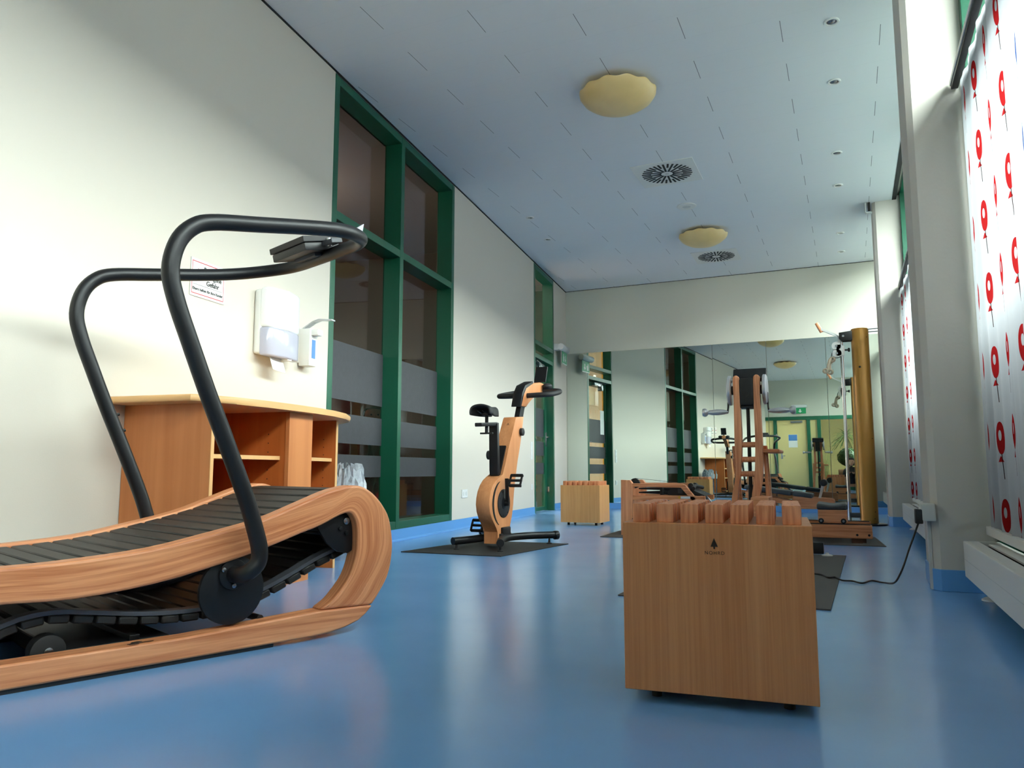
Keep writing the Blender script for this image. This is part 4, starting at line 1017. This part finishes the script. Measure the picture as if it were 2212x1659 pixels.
st2 = copy_tree(st1); st2.location = (-2.597, 7.735, 0); st2.rotation_euler = (0, 0, math.radians(0.5))
st2.scale = (0.965, 0.965, 0.96)
st2['label'] = 'wooden stool box with square sticks standing before the mirror beyond the bike'
for ch in list(st2.children):
    if ch.name.startswith('logo'):
        for c2 in list(ch.children): bpy.data.objects.remove(c2)
        bpy.data.objects.remove(ch)
    elif ch.name.startswith('box'): ch.data = ch.data.copy(); ch.data.materials[0] = M['oak_pale']

# ------------------------------------------------------------------ wooden rowing machine on a long mat
tag(B().prism([(-1.985, 6.30), (0.215, 6.34), (0.16, 7.20), (-2.02, 7.18)], 'XY', 0.0005, 0.006, 0.001).build('exercise_mat', 'mat_grey', smooth=False), 'long grey mat under the wooden rowing machine', 'mat')
rw = thing('rowing_machine', 'wooden rowing machine with black seat behind the front stool', 'rowing machine', (0, 6.75, 0.006))
for sy in (-1, 1):
    a, b_ = (-0.25, -0.20) if sy < 0 else (0.20, 0.25)
    rl = B().box(-1.76, 0.13, a, b_, 0.036, 0.138, 0.004).build('rail', 'ash', rw, smooth=False)
    if sy < 0: B().cyl((0.022, -0.252, .063), (0.022, -0.249, .063), 0.009, seg=12).cyl((0.106, -0.252, .063), (0.106, -0.249, .063), 0.009, seg=12).build('screw', 'dark', rl, smooth=False)
    B().box(-1.76, 0.12, a + 0.012, b_ - 0.012, 0.138, 0.145).build('track', 'black_soft', rl, smooth=False)
    B().prism([(-1.858, 0.0), (-1.77, 0.0), (-1.74, 0.40), (-1.745, 0.44), (-1.77, 0.475), (-1.852, 0.478)], 'XZ', a, b_, 0.004).build('front_post', 'ash_end', rw, smooth=False)
    B().prism([(-1.75, .418), (-1.75, .448), (-1.32, .448), (-1.29, .435), (-1.05, .13), (-1.09, .13), (-1.325, .418)], 'XZ', a, b_, 0.004).build('upper_beam', 'ash', rw, smooth=False)
    B().box(-1.75, -1.13, a, b_, 0.305, 0.345, 0.004).build('lower_beam', 'ash', rw, smooth=False)
B().box(0.0, 0.085, -0.2, 0.2, 0.0, 0.036).box(-0.02, 0.06, -0.24, 0.24, 0.0, 0.036).build('rear_foot', 'brownwood', rw, smooth=False)
B().box(-1.845, -1.77, -0.2, 0.2, 0.03, 0.30, 0.004).build('front_board', 'ash_end', rw, smooth=False)
b = B()
for z in (0.365, 0.400):
    for yy in (-0.06, 0.06): b.cyl((-1.74, yy, z), (-1.50, yy, z + 0.002), 0.006, 0.017, 12); b.cyl((-1.50, yy, z), (-1.36, yy, z), 0.017, 0.02, 12)
b.box(-1.53, -1.51, -0.15, 0.15, .348, .418)
b.build('resistance_arms', 'black', rw, smooth=False)
B().prism([(-1.46, .348), (-1.14, .348), (-1.29, .415), (-1.42, .417), (-1.44, .385), (-1.46, .382)], 'XZ', -0.17, 0.17, 0.004).build('drive_unit', 'black_soft', rw, smooth=False)
B().box(-1.37, -1.33, -0.171, -0.1705, .363, .405).build('drive_plate', 'grey_pad', rw, smooth=False)
b = B().box(-1.35, -1.335, -0.2515, -0.2503, .322, .343); b.build('warning_label', 'ochre', rw, smooth=False)
B().box(-1.33, -1.25, -0.2515, -0.2503, .322, .341).build('info_label', 'paper', rw, smooth=False)
B().lathe([(0.035, -0.02), (0.045, -0.018), (0.045, 0.018), (0.035, 0.02)], (-1.79, 0.0, .445), 'Y', 24).build('pulley', 'black', rw)
B().cyl((-1.87, -0.03, .452), (-1.87, 0.03, .452), 0.014, seg=16).build('bumper', 'black_soft', rw)
B().sweep([(-1.79, 0, .491), (-1.55, 0, .468), (-1.27, 0, .437)], [(-.0012, -.009), (.0012, -.009), (.0012, .009), (-.0012, .009)], up=(0, 1, 0)).build('strap', 'black_soft', rw)
hd = B().tube([(-1.23, -0.22, .408), (-1.25, 0.0, .425), (-1.23, 0.22, .408)], 0.017, 14).build('handle', 'black_soft', rw)
for sy in (-1, 1): B().cyl((-1.27, sy * 0.06, .43), (-1.27, sy * 0.12, .43), 0.022, seg=14).build('handle_rest', 'black', rw)
for yy in (-0.15, 0.03):
    B().prism([(-1.24, .37), (-1.215, .38), (-1.03, .17), (-1.055, .16)], 'XZ', yy, yy + 0.11, 0.003).build('foot_plate', 'grey_pad', rw, smooth=False)
    B().tube([(-1.19, yy + 0.02, .365), (-1.05, yy + 0.02, .20)], 0.007, 8).build('foot_slide', 'alu', rw)
b = B().box(-0.254, -0.041, -0.12, 0.12, .165, .250, 0.003); b.box(-0.254, -0.041, -0.24, -0.19, .152, .250, 0.003).box(-0.254, -0.041, 0.19, 0.24, .152, .250, 0.003).box(-0.25, -0.045, -0.19, 0.19, .22, .25)
stc = b.build('seat_carriage', 'ash', rw, smooth=False)
for xx in (-0.232, -0.07):
    for sy in (-1, 1):
        w = B().cyl((xx, sy * 0.242, .166), (xx, sy * 0.256, .166), 0.0205, seg=22, bev=0.003).build('wheel', 'black_soft', stc)
        B().cyl((xx, sy * 0.256, .166), (xx, sy * 0.258, .166), 0.009, seg=14).build('wheel_hub', 'steel', w)
def cush(u, v):
    x = -0.262 + 0.225 * u; y = -0.24 + 0.48 * v
    return (x, y, 0.303 - 0.012 * math.sin(u * PI) ** 2 - 0.004 * math.cos(v * 2 * PI))
b = B().grid(cush, 14, 14)
r = bmesh.ops.extrude_face_region(b.bm, geom=b.bm.faces[:])
for v in r['geom']:
    if isinstance(v, bmesh.types.BMVert): v.co.z = 0.251
o = b.build('seat', 'grey_pad', rw); md = o.modifiers.new('round', 'BEVEL'); md.width = 0.014; md.segments = 3; md.angle_limit = math.radians(55)

# ------------------------------------------------------------------ upper body crank machine
tag(B().prism([(-0.985, 3.38), (-0.10, 3.37), (-0.055, 5.545), (-0.96, 5.56)], 'XY', 0.0005, 0.006, 0.001).build('exercise_mat', 'mat_grey', smooth=False), 'dark grey mat behind the front stool, under the crank machine', 'mat')
cm = thing('arm_crank_machine', 'wooden arm crank machine with silver crank discs and a black display', 'exercise machine', (-0.607, 5.2, 0.006))
def leg(sx, yb):
    o_ = [(0.086, 1.165), (0.084, 0.98), (0.088, 0.75), (0.084, 0.54), (0.060, 0.385), (0.045, 0.22), (0.045, 0.03)]
    i_ = [(0.045, 1.17), (0.043, 0.96), (0.044, 0.75), (0.034, 0.54), (0.010, 0.385), (0.0, 0.22), (0.0, 0.03)]
    if sx < 0:
        o_ = [(-0.086, 1.165), (-0.084, 0.99), (-0.087, 0.75), (-0.086, 0.54), (-0.115, 0.385), (-0.13, 0.22), (-0.13, 0.03)]
        i_ = [(-0.047, 1.17), (-0.043, 0.96), (-0.041, 0.75), (-0.056, 0.54), (-0.078, 0.385), (-0.085, 0.22), (-0.085, 0.03)]
    def sm(q): return [(p.x, p.y) for p in smooth_path([(a, c, 0) for a, c in q], 5)]
    a, c = sm(o_), sm(i_); cx_ = (o_[0][0] + i_[0][0]) / 2; hw_ = abs(o_[0][0] - i_[0][0]) / 2; cap = [(cx_ + (1 if sx > 0 else -1) * hw_ * math.cos(t_), 1.168 + hw_ * math.sin(t_)) for t_ in (.35, .8, 1.25, 1.57, 1.9, 2.35, 2.8)]
    return B().prism(a[::-1] + cap + c, 'XZ', yb, yb + 0.06, 0.007, 3)
for sx in (-1, 1): leg(sx, -0.03).build('upright', 'ash_end', cm)
for sx in (-1, 1):
    b = B(); x = 0.082 * sx
    b.prism([(0.02, .72), (0.06, .72), (0.42, .05), (0.36, .05)], 'YZ', x, x + sx * 0.03, 0.005); b.build('rear_strut', 'ash_end', cm)
b = B().prism([(0.088, .66), (0.102, .66), (0.142, .06), (0.098, .06)], 'XZ', 0.02, 0.06, 0.004); b.build('side_strut', 'ash_end', cm)
for z, x0, x1 in ((0.727, -0.05, 0.05), (0.630, -0.05, 0.042), (0.536, -0.06, 0.036)):
    B().cyl((x0, 0.0, z), (x1, 0.0, z), 0.018, seg=18).build('rung', 'ash_end', cm)
B().box(-0.043, 0.044, -0.04, 0.16, 0.985, 1.165, 0.01).build('drive_housing', 'black', cm)
B().box(-0.052, 0.052, -0.02, 0.12, 0.97, 0.985, 0.004).lathe([(0.015, -0.0), (0.015, -0.004)], (0, -0.042, 1.06), 'Y', 20).build('housing_base', 'black', cm)
mt = Matrix.Translation((0.01, 0.10, 1.20)) @ Matrix.Rotation(math.radians(-32), 4, 'X')
ds = B().box(-0.108, 0.108, -0.02, 0.02, -0.045, 0.045, 0.008, mt).build('display', 'black', cm)
B().box(-0.095, 0.095, 0.0205, 0.0215, -0.036, 0.036, 0, mt).build('screen', 'grey_pad', ds, smooth=False)
for sx in (-1, 1):
    B().cyl((sx * 0.086, 0.03, 1.093), (sx * 0.10, 0.03, 1.093), 0.03, seg=20).build('axle', 'black', cm)
    wv = B().lathe([(0.092, 0.0), (0.100, 0.004), (0.100, 0.020), (0.088, 0.027), (0.03, 0.029), (0.004, 0.029)], (0, 0, 0), 'X', 44).build('crank_disc', 'alu', cm, loc=(sx * 0.100, 0.03, 1.093), rot=(0, 0, 0 if sx > 0 else PI))
    B().box(0.0285, 0.0305, -0.02, 0.02, -0.085, -0.02, 0.002).build('disc_inset', 'black', wv, smooth=False)
    ar = B().sweep([(sx * 0.126, 0.03, 1.03), (sx * 0.128, 0.03, 0.98), (sx * 0.132, 0.03, 0.945)], [(-.010, -.005), (.010, -.005), (.010, .005), (-.010, .005)], up=(1, 0, 0)).build('crank_arm', 'black', cm)
    x0 = 0.128
    B().lathe([(0.011, 0.0), (0.012, 0.012), (0.0165, 0.03), (0.020, 0.07), (0.018, 0.11), (0.013, 0.132), (0.026, 0.145), (0.029, 0.158), (0.024, 0.170), (0.004, 0.172)], (0, 0, 0), 'X', 26).build('handle', 'alu', ar, loc=(sx * x0, 0.03, 0.95), rot=(0, 0, 0 if sx > 0 else PI))
b = B().cyl((0.0, 0.02, 0.45), (0.0, 0.02, 0.975), 0.012, seg=16); b.build('lift_column', 'black', cm)
B().cyl((0.005, 0.06, 0.20), (0.005, 0.06, 0.46), 0.026, seg=18).build('gas_spring', 'black_soft', cm)
B().box(0.088, 0.192, -0.02, 0.30, 0.673, 0.696, 0.009).build('side_shelf', 'ash', cm)
B().box(0.035, 0.145, -0.32, -0.08, 0.0, 0.395, 0.012).build('foot_block', 'ash', cm)
B().box(-0.16, 0.16, -0.07, 0.07, 0.0, 0.05, 0.005).box(-0.06, 0.06, -0.35, 0.40, 0.0, 0.045, 0.005).box(-0.16, 0.16, 0.34, 0.43, 0.0, 0.055, 0.005).build('base_frame', 'ash', cm, smooth=False)
B().box(0.16, 0.42, 0.24, 0.31, 0.012, 0.085, 0.006).build('stabiliser', 'black_soft', cm)
B().lathe([(0.035, 0), (0.035, 0.006), (0.012, 0.012), (0.010, 0.02)], (0.44, 0.255, 0.0), seg=18).build('foot', 'white_matt', cm)

# ------------------------------------------------------------------ cable machine with the gold column
cc = thing('cable_machine', 'tall gold column cable machine with chrome pole, pulleys and rope handle', 'exercise machine', (0.155, 8.835, 0))
B().lathe([(0.23, 0.0), (0.23, 0.016), (0.22, 0.02)], (-0.06, 0.0, 0), seg=40, wob=lambda a, i: -0.18 * math.sin(a) ** 2).build('base_plate', 'black', cc)
cl_ = B().lathe([(0.084, 0.02), (0.0875, 0.024), (0.0875, 2.075), (0.082, 2.082)], seg=48).build('column', 'gold', cc)
b = B()
for z, a, r in ((1.66, -1.75, .012), (1.98, -0.75, .005), (0.9, -0.7, .005), (0.14, -0.85, .005), (0.07, -0.95, .005)):
    p = V((0.0865 * math.cos(a), 0.0865 * math.sin(a), z)); d = V((math.cos(a), math.sin(a), 0)); b.cyl(p, p + d * .002, r, seg=14)
b.build('column_hole', 'dark', cl_, smooth=False)
B().cyl((-0.185, 0.0, 0.02), (-0.185, 0.0, 1.975), 0.017, seg=24).build('pole', 'chrome', cc)
b = B()
for yy in (-0.045, 0.030):
    b.prism([(-0.205, 1.98), (-0.205, 2.05), (-0.07, 2.065), (-0.07, 1.955), (-0.18, 1.955)], 'XZ', yy, yy + 0.012, 0.004)
b.build('top_bracket', 'black', cc)
B().lathe([(0.042, -0.012), (0.03, 0), (0.042, 0.012)], (-0.163, 0, 2.01), 'Y', 24).build('top_pulley', 'black_soft', cc)
B().cyl((-0.163, -0.05, 2.01), (-0.163, -0.044, 2.01), 0.012, seg=14).build('pulley_bolt', 'steel', cc)
b = B().box(-0.18, -0.08, -0.03, 0.03, 0.075, 0.125, 0.004); b.build('lower_bracket', 'grey_pad', cc)
b = B()
for yy in (-0.035, 0.022):
    b.cyl((-0.236, yy, 1.908), (-0.236, yy + 0.012, 1.908), 0.046, seg=30); b.cyl((-0.232, yy, 1.828), (-0.232, yy + 0.012, 1.828), 0.046, seg=30); b.box(-0.235, -0.175, yy, yy + 0.012, 1.80, 1.92)
b.box(-0.215, -0.155, -0.03, 0.03, 1.80, 1.91, 0.004)
cg = b.build('pulley_carriage', 'grey_white', cc, smooth=False)
B().cyl((-0.236, -0.042, 1.908), (-0.236, -0.034, 1.908), 0.012, seg=14).cyl((-0.232, -0.042, 1.828), (-0.232, -0.034, 1.828), 0.012, seg=14).build('pulley_bolt', 'steel', cg)
B().lathe([(0.010, 0.0), (0.010, 0.03), (0.022, 0.034), (0.022, 0.05), (0.015, 0.054)], (-0.155, 0, 1.862), 'X', 20).build('locking_knob', 'black_soft', cg)
ar = B().sweep([(-0.205, 0, 1.93), (-0.207, 0, 1.985), (-0.222, 0, 2.022), (-0.40, 0, 2.118)], [(-.012, -.014), (.012, -.014), (.012, .014), (-.012, .014)], up=(0, 1, 0)).build('guide_arm', 'grey_white', cc, smooth=False)
B().cyl((-0.425, -0.01, 2.18), (-0.375, 0.01, 2.075), 0.020, seg=20, bev=0.005).build('arm_grip', 'ash_end', ar)
ch_ = B().tube([(-0.268, 0, 1.86), (-0.284, 0, 1.83), (-0.29, 0, 1.79)], 0.005, 8); ch_.build('carabiner', 'steel', cc)
rp = B()
rp.tube(smooth_path([(-0.285, 0, 1.79), (-0.31, -.01, 1.755), (-0.325, 0, 1.70), (-0.332, 0, 1.66)], 5), 0.015, 10)
rp.tube(smooth_path([(-0.28, .02, 1.79), (-0.265, .03, 1.765), (-0.275, .01, 1.75), (-0.305, .02, 1.72), (-0.31, .01, 1.655)], 5), 0.013, 10)
for c in ((-0.278, -0.01, 1.765), (-0.355, 0, 1.645), (-0.305, -0.02, 1.628)):
    rp.tube([(c[0] + 0.02 * math.cos(a), c[1] - 0.012 * math.cos(a), c[2] + 0.02 * math.sin(a)) for a in [i * PI / 6 for i in range(12)]], 0.013, 8, True)
rp.build('rope_handle', 'rope', cc)
B().tube([(0.07, -0.03, 2.068), (0.178, -0.03, 2.070)], 0.006, 8).tube([(0.07, 0.04, 2.05), (0.178, 0.04, 2.052)], 0.006, 8).build('wall_strut', 'steel', cc)

# ------------------------------------------------------------------ padded bench in front of the mirror
bc = thing('padded_bench', 'low wooden bench with grey cushions in front of the mirror', 'bench', (0, 9.75, 0))
for yy in (-0.17, 0.12):
    B().prism([(-1.18, .24), (-0.62, .155), (-0.62, .205), (-1.18, .315)], 'XZ', yy, yy + 0.05, 0.005).build('side_rail', 'ash', bc, smooth=False)
    B().prism([(-0.66, .12), (-0.19, .12), (-0.19, .225), (-0.21, .240), (-0.64, .27)], 'XZ', yy, yy + 0.05, 0.005).build('side_rail', 'ash', bc, smooth=False)
for x in (-1.10, -0.60, -0.26): B().box(x - 0.03, x + 0.03, -0.17, 0.17, 0.0, 0.14 if x > -0.7 else 0.24, 0.004).build('leg', 'ash', bc, smooth=False)
def pad(x0, z0, x1, z1):
    d = V((x1 - x0, 0, z1 - z0)); a = math.atan2(d.z, d.x)
    mt = Matrix.Translation(((x0 + x1) / 2, 0, (z0 + z1) / 2)) @ Matrix.Rotation(-a, 4, 'Y')
    B().box(-d.length / 2, d.length / 2, -0.18, 0.18, -0.028, 0.028, 0.022, mt, 4).build('cushion', 'grey_pad', bc)
pad(-1.19, .372, -0.655, .298); pad(-0.645, .300, -0.42, .268)
for yy in (-0.10, 0.10):
    B().sweep([(-0.365, yy, .20), (-0.335, yy, .30), (-0.305, yy, .42)], [(-.012, -.02), (.012, -.02), (.012, .02), (-.012, .02)], up=(0, 1, 0)).build('roller_post', 'alu', bc, smooth=False)
B().cyl((-0.30, -0.16, .425), (-0.30, 0.16, .425), 0.04, seg=22, bev=0.008).build('foam_roller', 'black_soft', bc)

# ------------------------------------------------------------------ people
def skin_body(name, mat, verts, edges, radii, root, parent=None, sub=2):
    me = bpy.data.meshes.new(name); me.from_pydata([tuple(v) for v in verts], edges, []); o = bpy.data.objects.new(name, me); C.objects.link(o)
    me.materials.append(M[mat])
    o.modifiers.new('skin', 'SKIN'); sv = me.skin_vertices[0].data
    for i, r in enumerate(radii):
        sv[i].radius = (r, r) if not isinstance(r, tuple) else r; sv[i].use_root = (i == root)
    s = o.modifiers.new('sub', 'SUBSURF'); s.levels = sub; s.render_levels = sub
    for p in me.polygons: p.use_smooth = True
    if parent: o.parent = parent
    return o
def head(parent, c, s, yaw, hair_len):
    # s = head height; face towards local +Y turned by yaw
    mt = Matrix.Translation(c) @ Matrix.Rotation(yaw, 4, 'Z')
    b = B(); bm = b.bm
    r = bmesh.ops.create_uvsphere(bm, u_segments=24, v_segments=16, radius=0.5)
    for v in r['verts']:
        x, y, z = v.co; w = 0.74 - 0.20 * max(0, -z) ; v.co = V((x * w, y * (0.86 + 0.05 * z), z))
        if y > 0.3 and abs(x) < 0.1 and -0.22 < z < 0.08: v.co.y += 0.09 * (1 - abs(x) / 0.1)
        v.co = mt @ (v.co * s)
    for sx in (-1, 1): b.ball(mt @ (V((sx * 0.37, 0.0, -0.02)) * s), 0.10 * s, 8, (0.5, .8, 1.2))
    hd_ = b.build('head', 'skin', parent)
    b = B()
    for sx in (-1, 1): b.ball(mt @ (V((sx * 0.13, 0.385, 0.03)) * s), 0.038 * s, 8)
    b.build('eyes', 'ink', hd_)
    b = B(); b.ball(mt @ (V((0, 0.385, -0.27)) * s), 0.05 * s, 8, (1.8, .5, .5)); b.build('mouth', 'red', hd_)
    b = B(); bmesh.ops.create_uvsphere(b.bm, u_segments=20, v_segments=14, radius=0.53, matrix=mt @ Matrix.Diagonal((s * .82, s * .92, s * 1.0, 1)) @ Matrix.Translation((0, -0.06, 0.05)))
    for v in list(b.bm.verts):
        q = mt.inverted() @ v.co / 1.0
        if q.y > 0.20 * s and q.z < 0.22 * s: v.co = mt @ V((q.x * .9, 0.12 * s, q.z))
    if hair_len:
        b.sweep([mt @ (V((0, -0.30, 0.1)) * s), mt @ (V((0, -0.36, -0.4)) * s), mt @ (V((0, -0.30, -hair_len)) * s)], [(.36 * s * math.cos(i * PI / 6), .15 * s * math.sin(i * PI / 6)) for i in range(12)])
    b.build('hair', 'hair', hd_)
pp = thing('person', 'person in black clothes crouching with a phone behind the camera, seen in the mirror', 'person', (0.06, -0.48, 0))
vt = [(0, 0, .30), (0, .04, .42), (0, .07, .55), (0, .08, .63), (0, .09, .69),
      (-.08, .02, .30), (-.13, .26, .40), (-.13, .08, .06), (-.13, .20, .04),
      (.08, .02, .30), (.13, .28, .42), (.13, .10, .06), (.13, .22, .04),
      (-.15, .08, .60), (-.20, .17, .43), (-.08, .33, .50), (.15, .08, .60), (.20, .17, .43), (.05, .33, .50)]
ed = [(0, 1), (1, 2), (2, 3), (3, 4), (0, 5), (5, 6), (6, 7), (7, 8), (0, 9), (9, 10), (10, 11), (11, 12), (3, 13), (13, 14), (14, 15), (3, 16), (16, 17), (17, 18)]
ra = [.13, .12, .13, .10, .055, .09, .065, .045, .04, .09, .065, .045, .04, .055, .042, .032, .055, .042, .032]
skin_body('body', 'cloth', vt, ed, ra, 0, pp)
head(pp, V((0, 0.12, 0.815)), 0.215, 0.0, 1.3)
def hand(parent, p, sx):
    verts = [p, p + V((sx * .0, .05, .01))]; edges = [(0, 1)]; rad = [.022, .026]
    for k in range(4):
        a = p + V((sx * (-.024 + .016 * k), .075, .015)); verts += [a, a + V((sx * -.01, .03, .012)), a + V((sx * -.025, .035, .03 - .004 * k))]
        n = len(verts); edges += [(1, n - 3), (n - 3, n - 2), (n - 2, n - 1)]; rad += [.009, .0085, .008]
    a = p + V((sx * -.03, .04, .02)); verts += [a, a + V((sx * -.015, .03, .015))]; n = len(verts); edges += [(1, n - 2), (n - 2, n - 1)]; rad += [.011, .009]
    skin_body('hand', 'skin', verts, edges, rad, 0, parent, 1)
hand(pp, V((-.075, .335, .503)), -1); hand(pp, V((.045, .335, .503)), 1)
ch = thing('person', 'young child with dark hair peering out behind the frosted glass partition', 'person', lw(5.68, -0.46), WROT + PI)
vt = [(0, 0, .44), (0, 0, .58), (0, 0, .72), (0, 0, .80), (-.06, 0, .42), (-.065, .02, .22), (-.065, 0, .04), (-.065, .08, .03), (.06, 0, .42), (.065, .02, .22), (.065, 0, .04), (.065, .08, .03), (-.11, 0, .72), (-.15, .02, .56), (-.14, .07, .42), (.11, 0, .72), (.15, .02, .56), (.14, .07, .42)]
ed = [(0, 1), (1, 2), (2, 3), (0, 4), (4, 5), (5, 6), (6, 7), (0, 8), (8, 9), (9, 10), (10, 11), (2, 12), (12, 13), (13, 14), (2, 15), (15, 16), (16, 17)]
ra = [.09, .085, .09, .04, .06, .045, .035, .03, .06, .045, .035, .03, .045, .034, .026, .045, .034, .026]
skin_body('body', 'redroom', vt, ed, ra, 0, ch)
head(ch, V((0, 0.02, 0.90)), 0.19, math.radians(-55), 0)
ch.scale = (1.16, 1.16, 1.16)

# ------------------------------------------------------------------ light
sc = bpy.context.scene
w = bpy.data.worlds.new('sky'); sc.world = w; w.use_nodes = True
bgn = w.node_tree.nodes['Background']; bgn.inputs[0].default_value = (0.97, 0.97, 1.0, 1); bgn.inputs[1].default_value = 42.0
def portal(name, loc, rot, sx, sy):
    l = bpy.data.lights.new(name, 'AREA'); l.shape = 'RECTANGLE'; l.size = sx; l.size_y = sy
    l.cycles.is_portal = True
    o = bpy.data.objects.new(name, l); C.objects.link(o); o.location = loc; o.rotation_euler = rot
for y0, y1 in ((YB, PY[0][0]), (PY[0][1], PY[1][0]), (PY[1][1], PY[2][0]), (PY[2][1], YE)):
    portal('window_portal', (0.79, (y0 + y1) / 2, H / 2), (0, PI / 2, 0), H, y1 - y0)
po = lw(9.9, -0.3, H / 2)
l_ = bpy.data.lights.new('door_portal', 'AREA'); l_.shape = 'RECTANGLE'; l_.size = 0.95; l_.size_y = H - 0.1; l_.cycles.is_portal = True
o_ = bpy.data.objects.new('door_portal', l_); C.objects.link(o_); o_.location = po; o_.rotation_euler = (PI / 2, 0, WROT)

sc.view_settings.view_transform = 'Standard'; sc.view_settings.look = 'None'; sc.view_settings.gamma = 1.0
sc.view_settings.use_curve_mapping = False
sc.view_settings.exposure = -0.04
cy = sc.cycles
cy.use_denoising = True; cy.max_bounces = 10; cy.diffuse_bounces = 6; cy.glossy_bounces = 5; cy.transmission_bounces = 4; cy.transparent_max_bounces = 12
cy.sample_clamp_indirect = 8.0; cy.caustics_reflective = False; cy.caustics_refractive = False
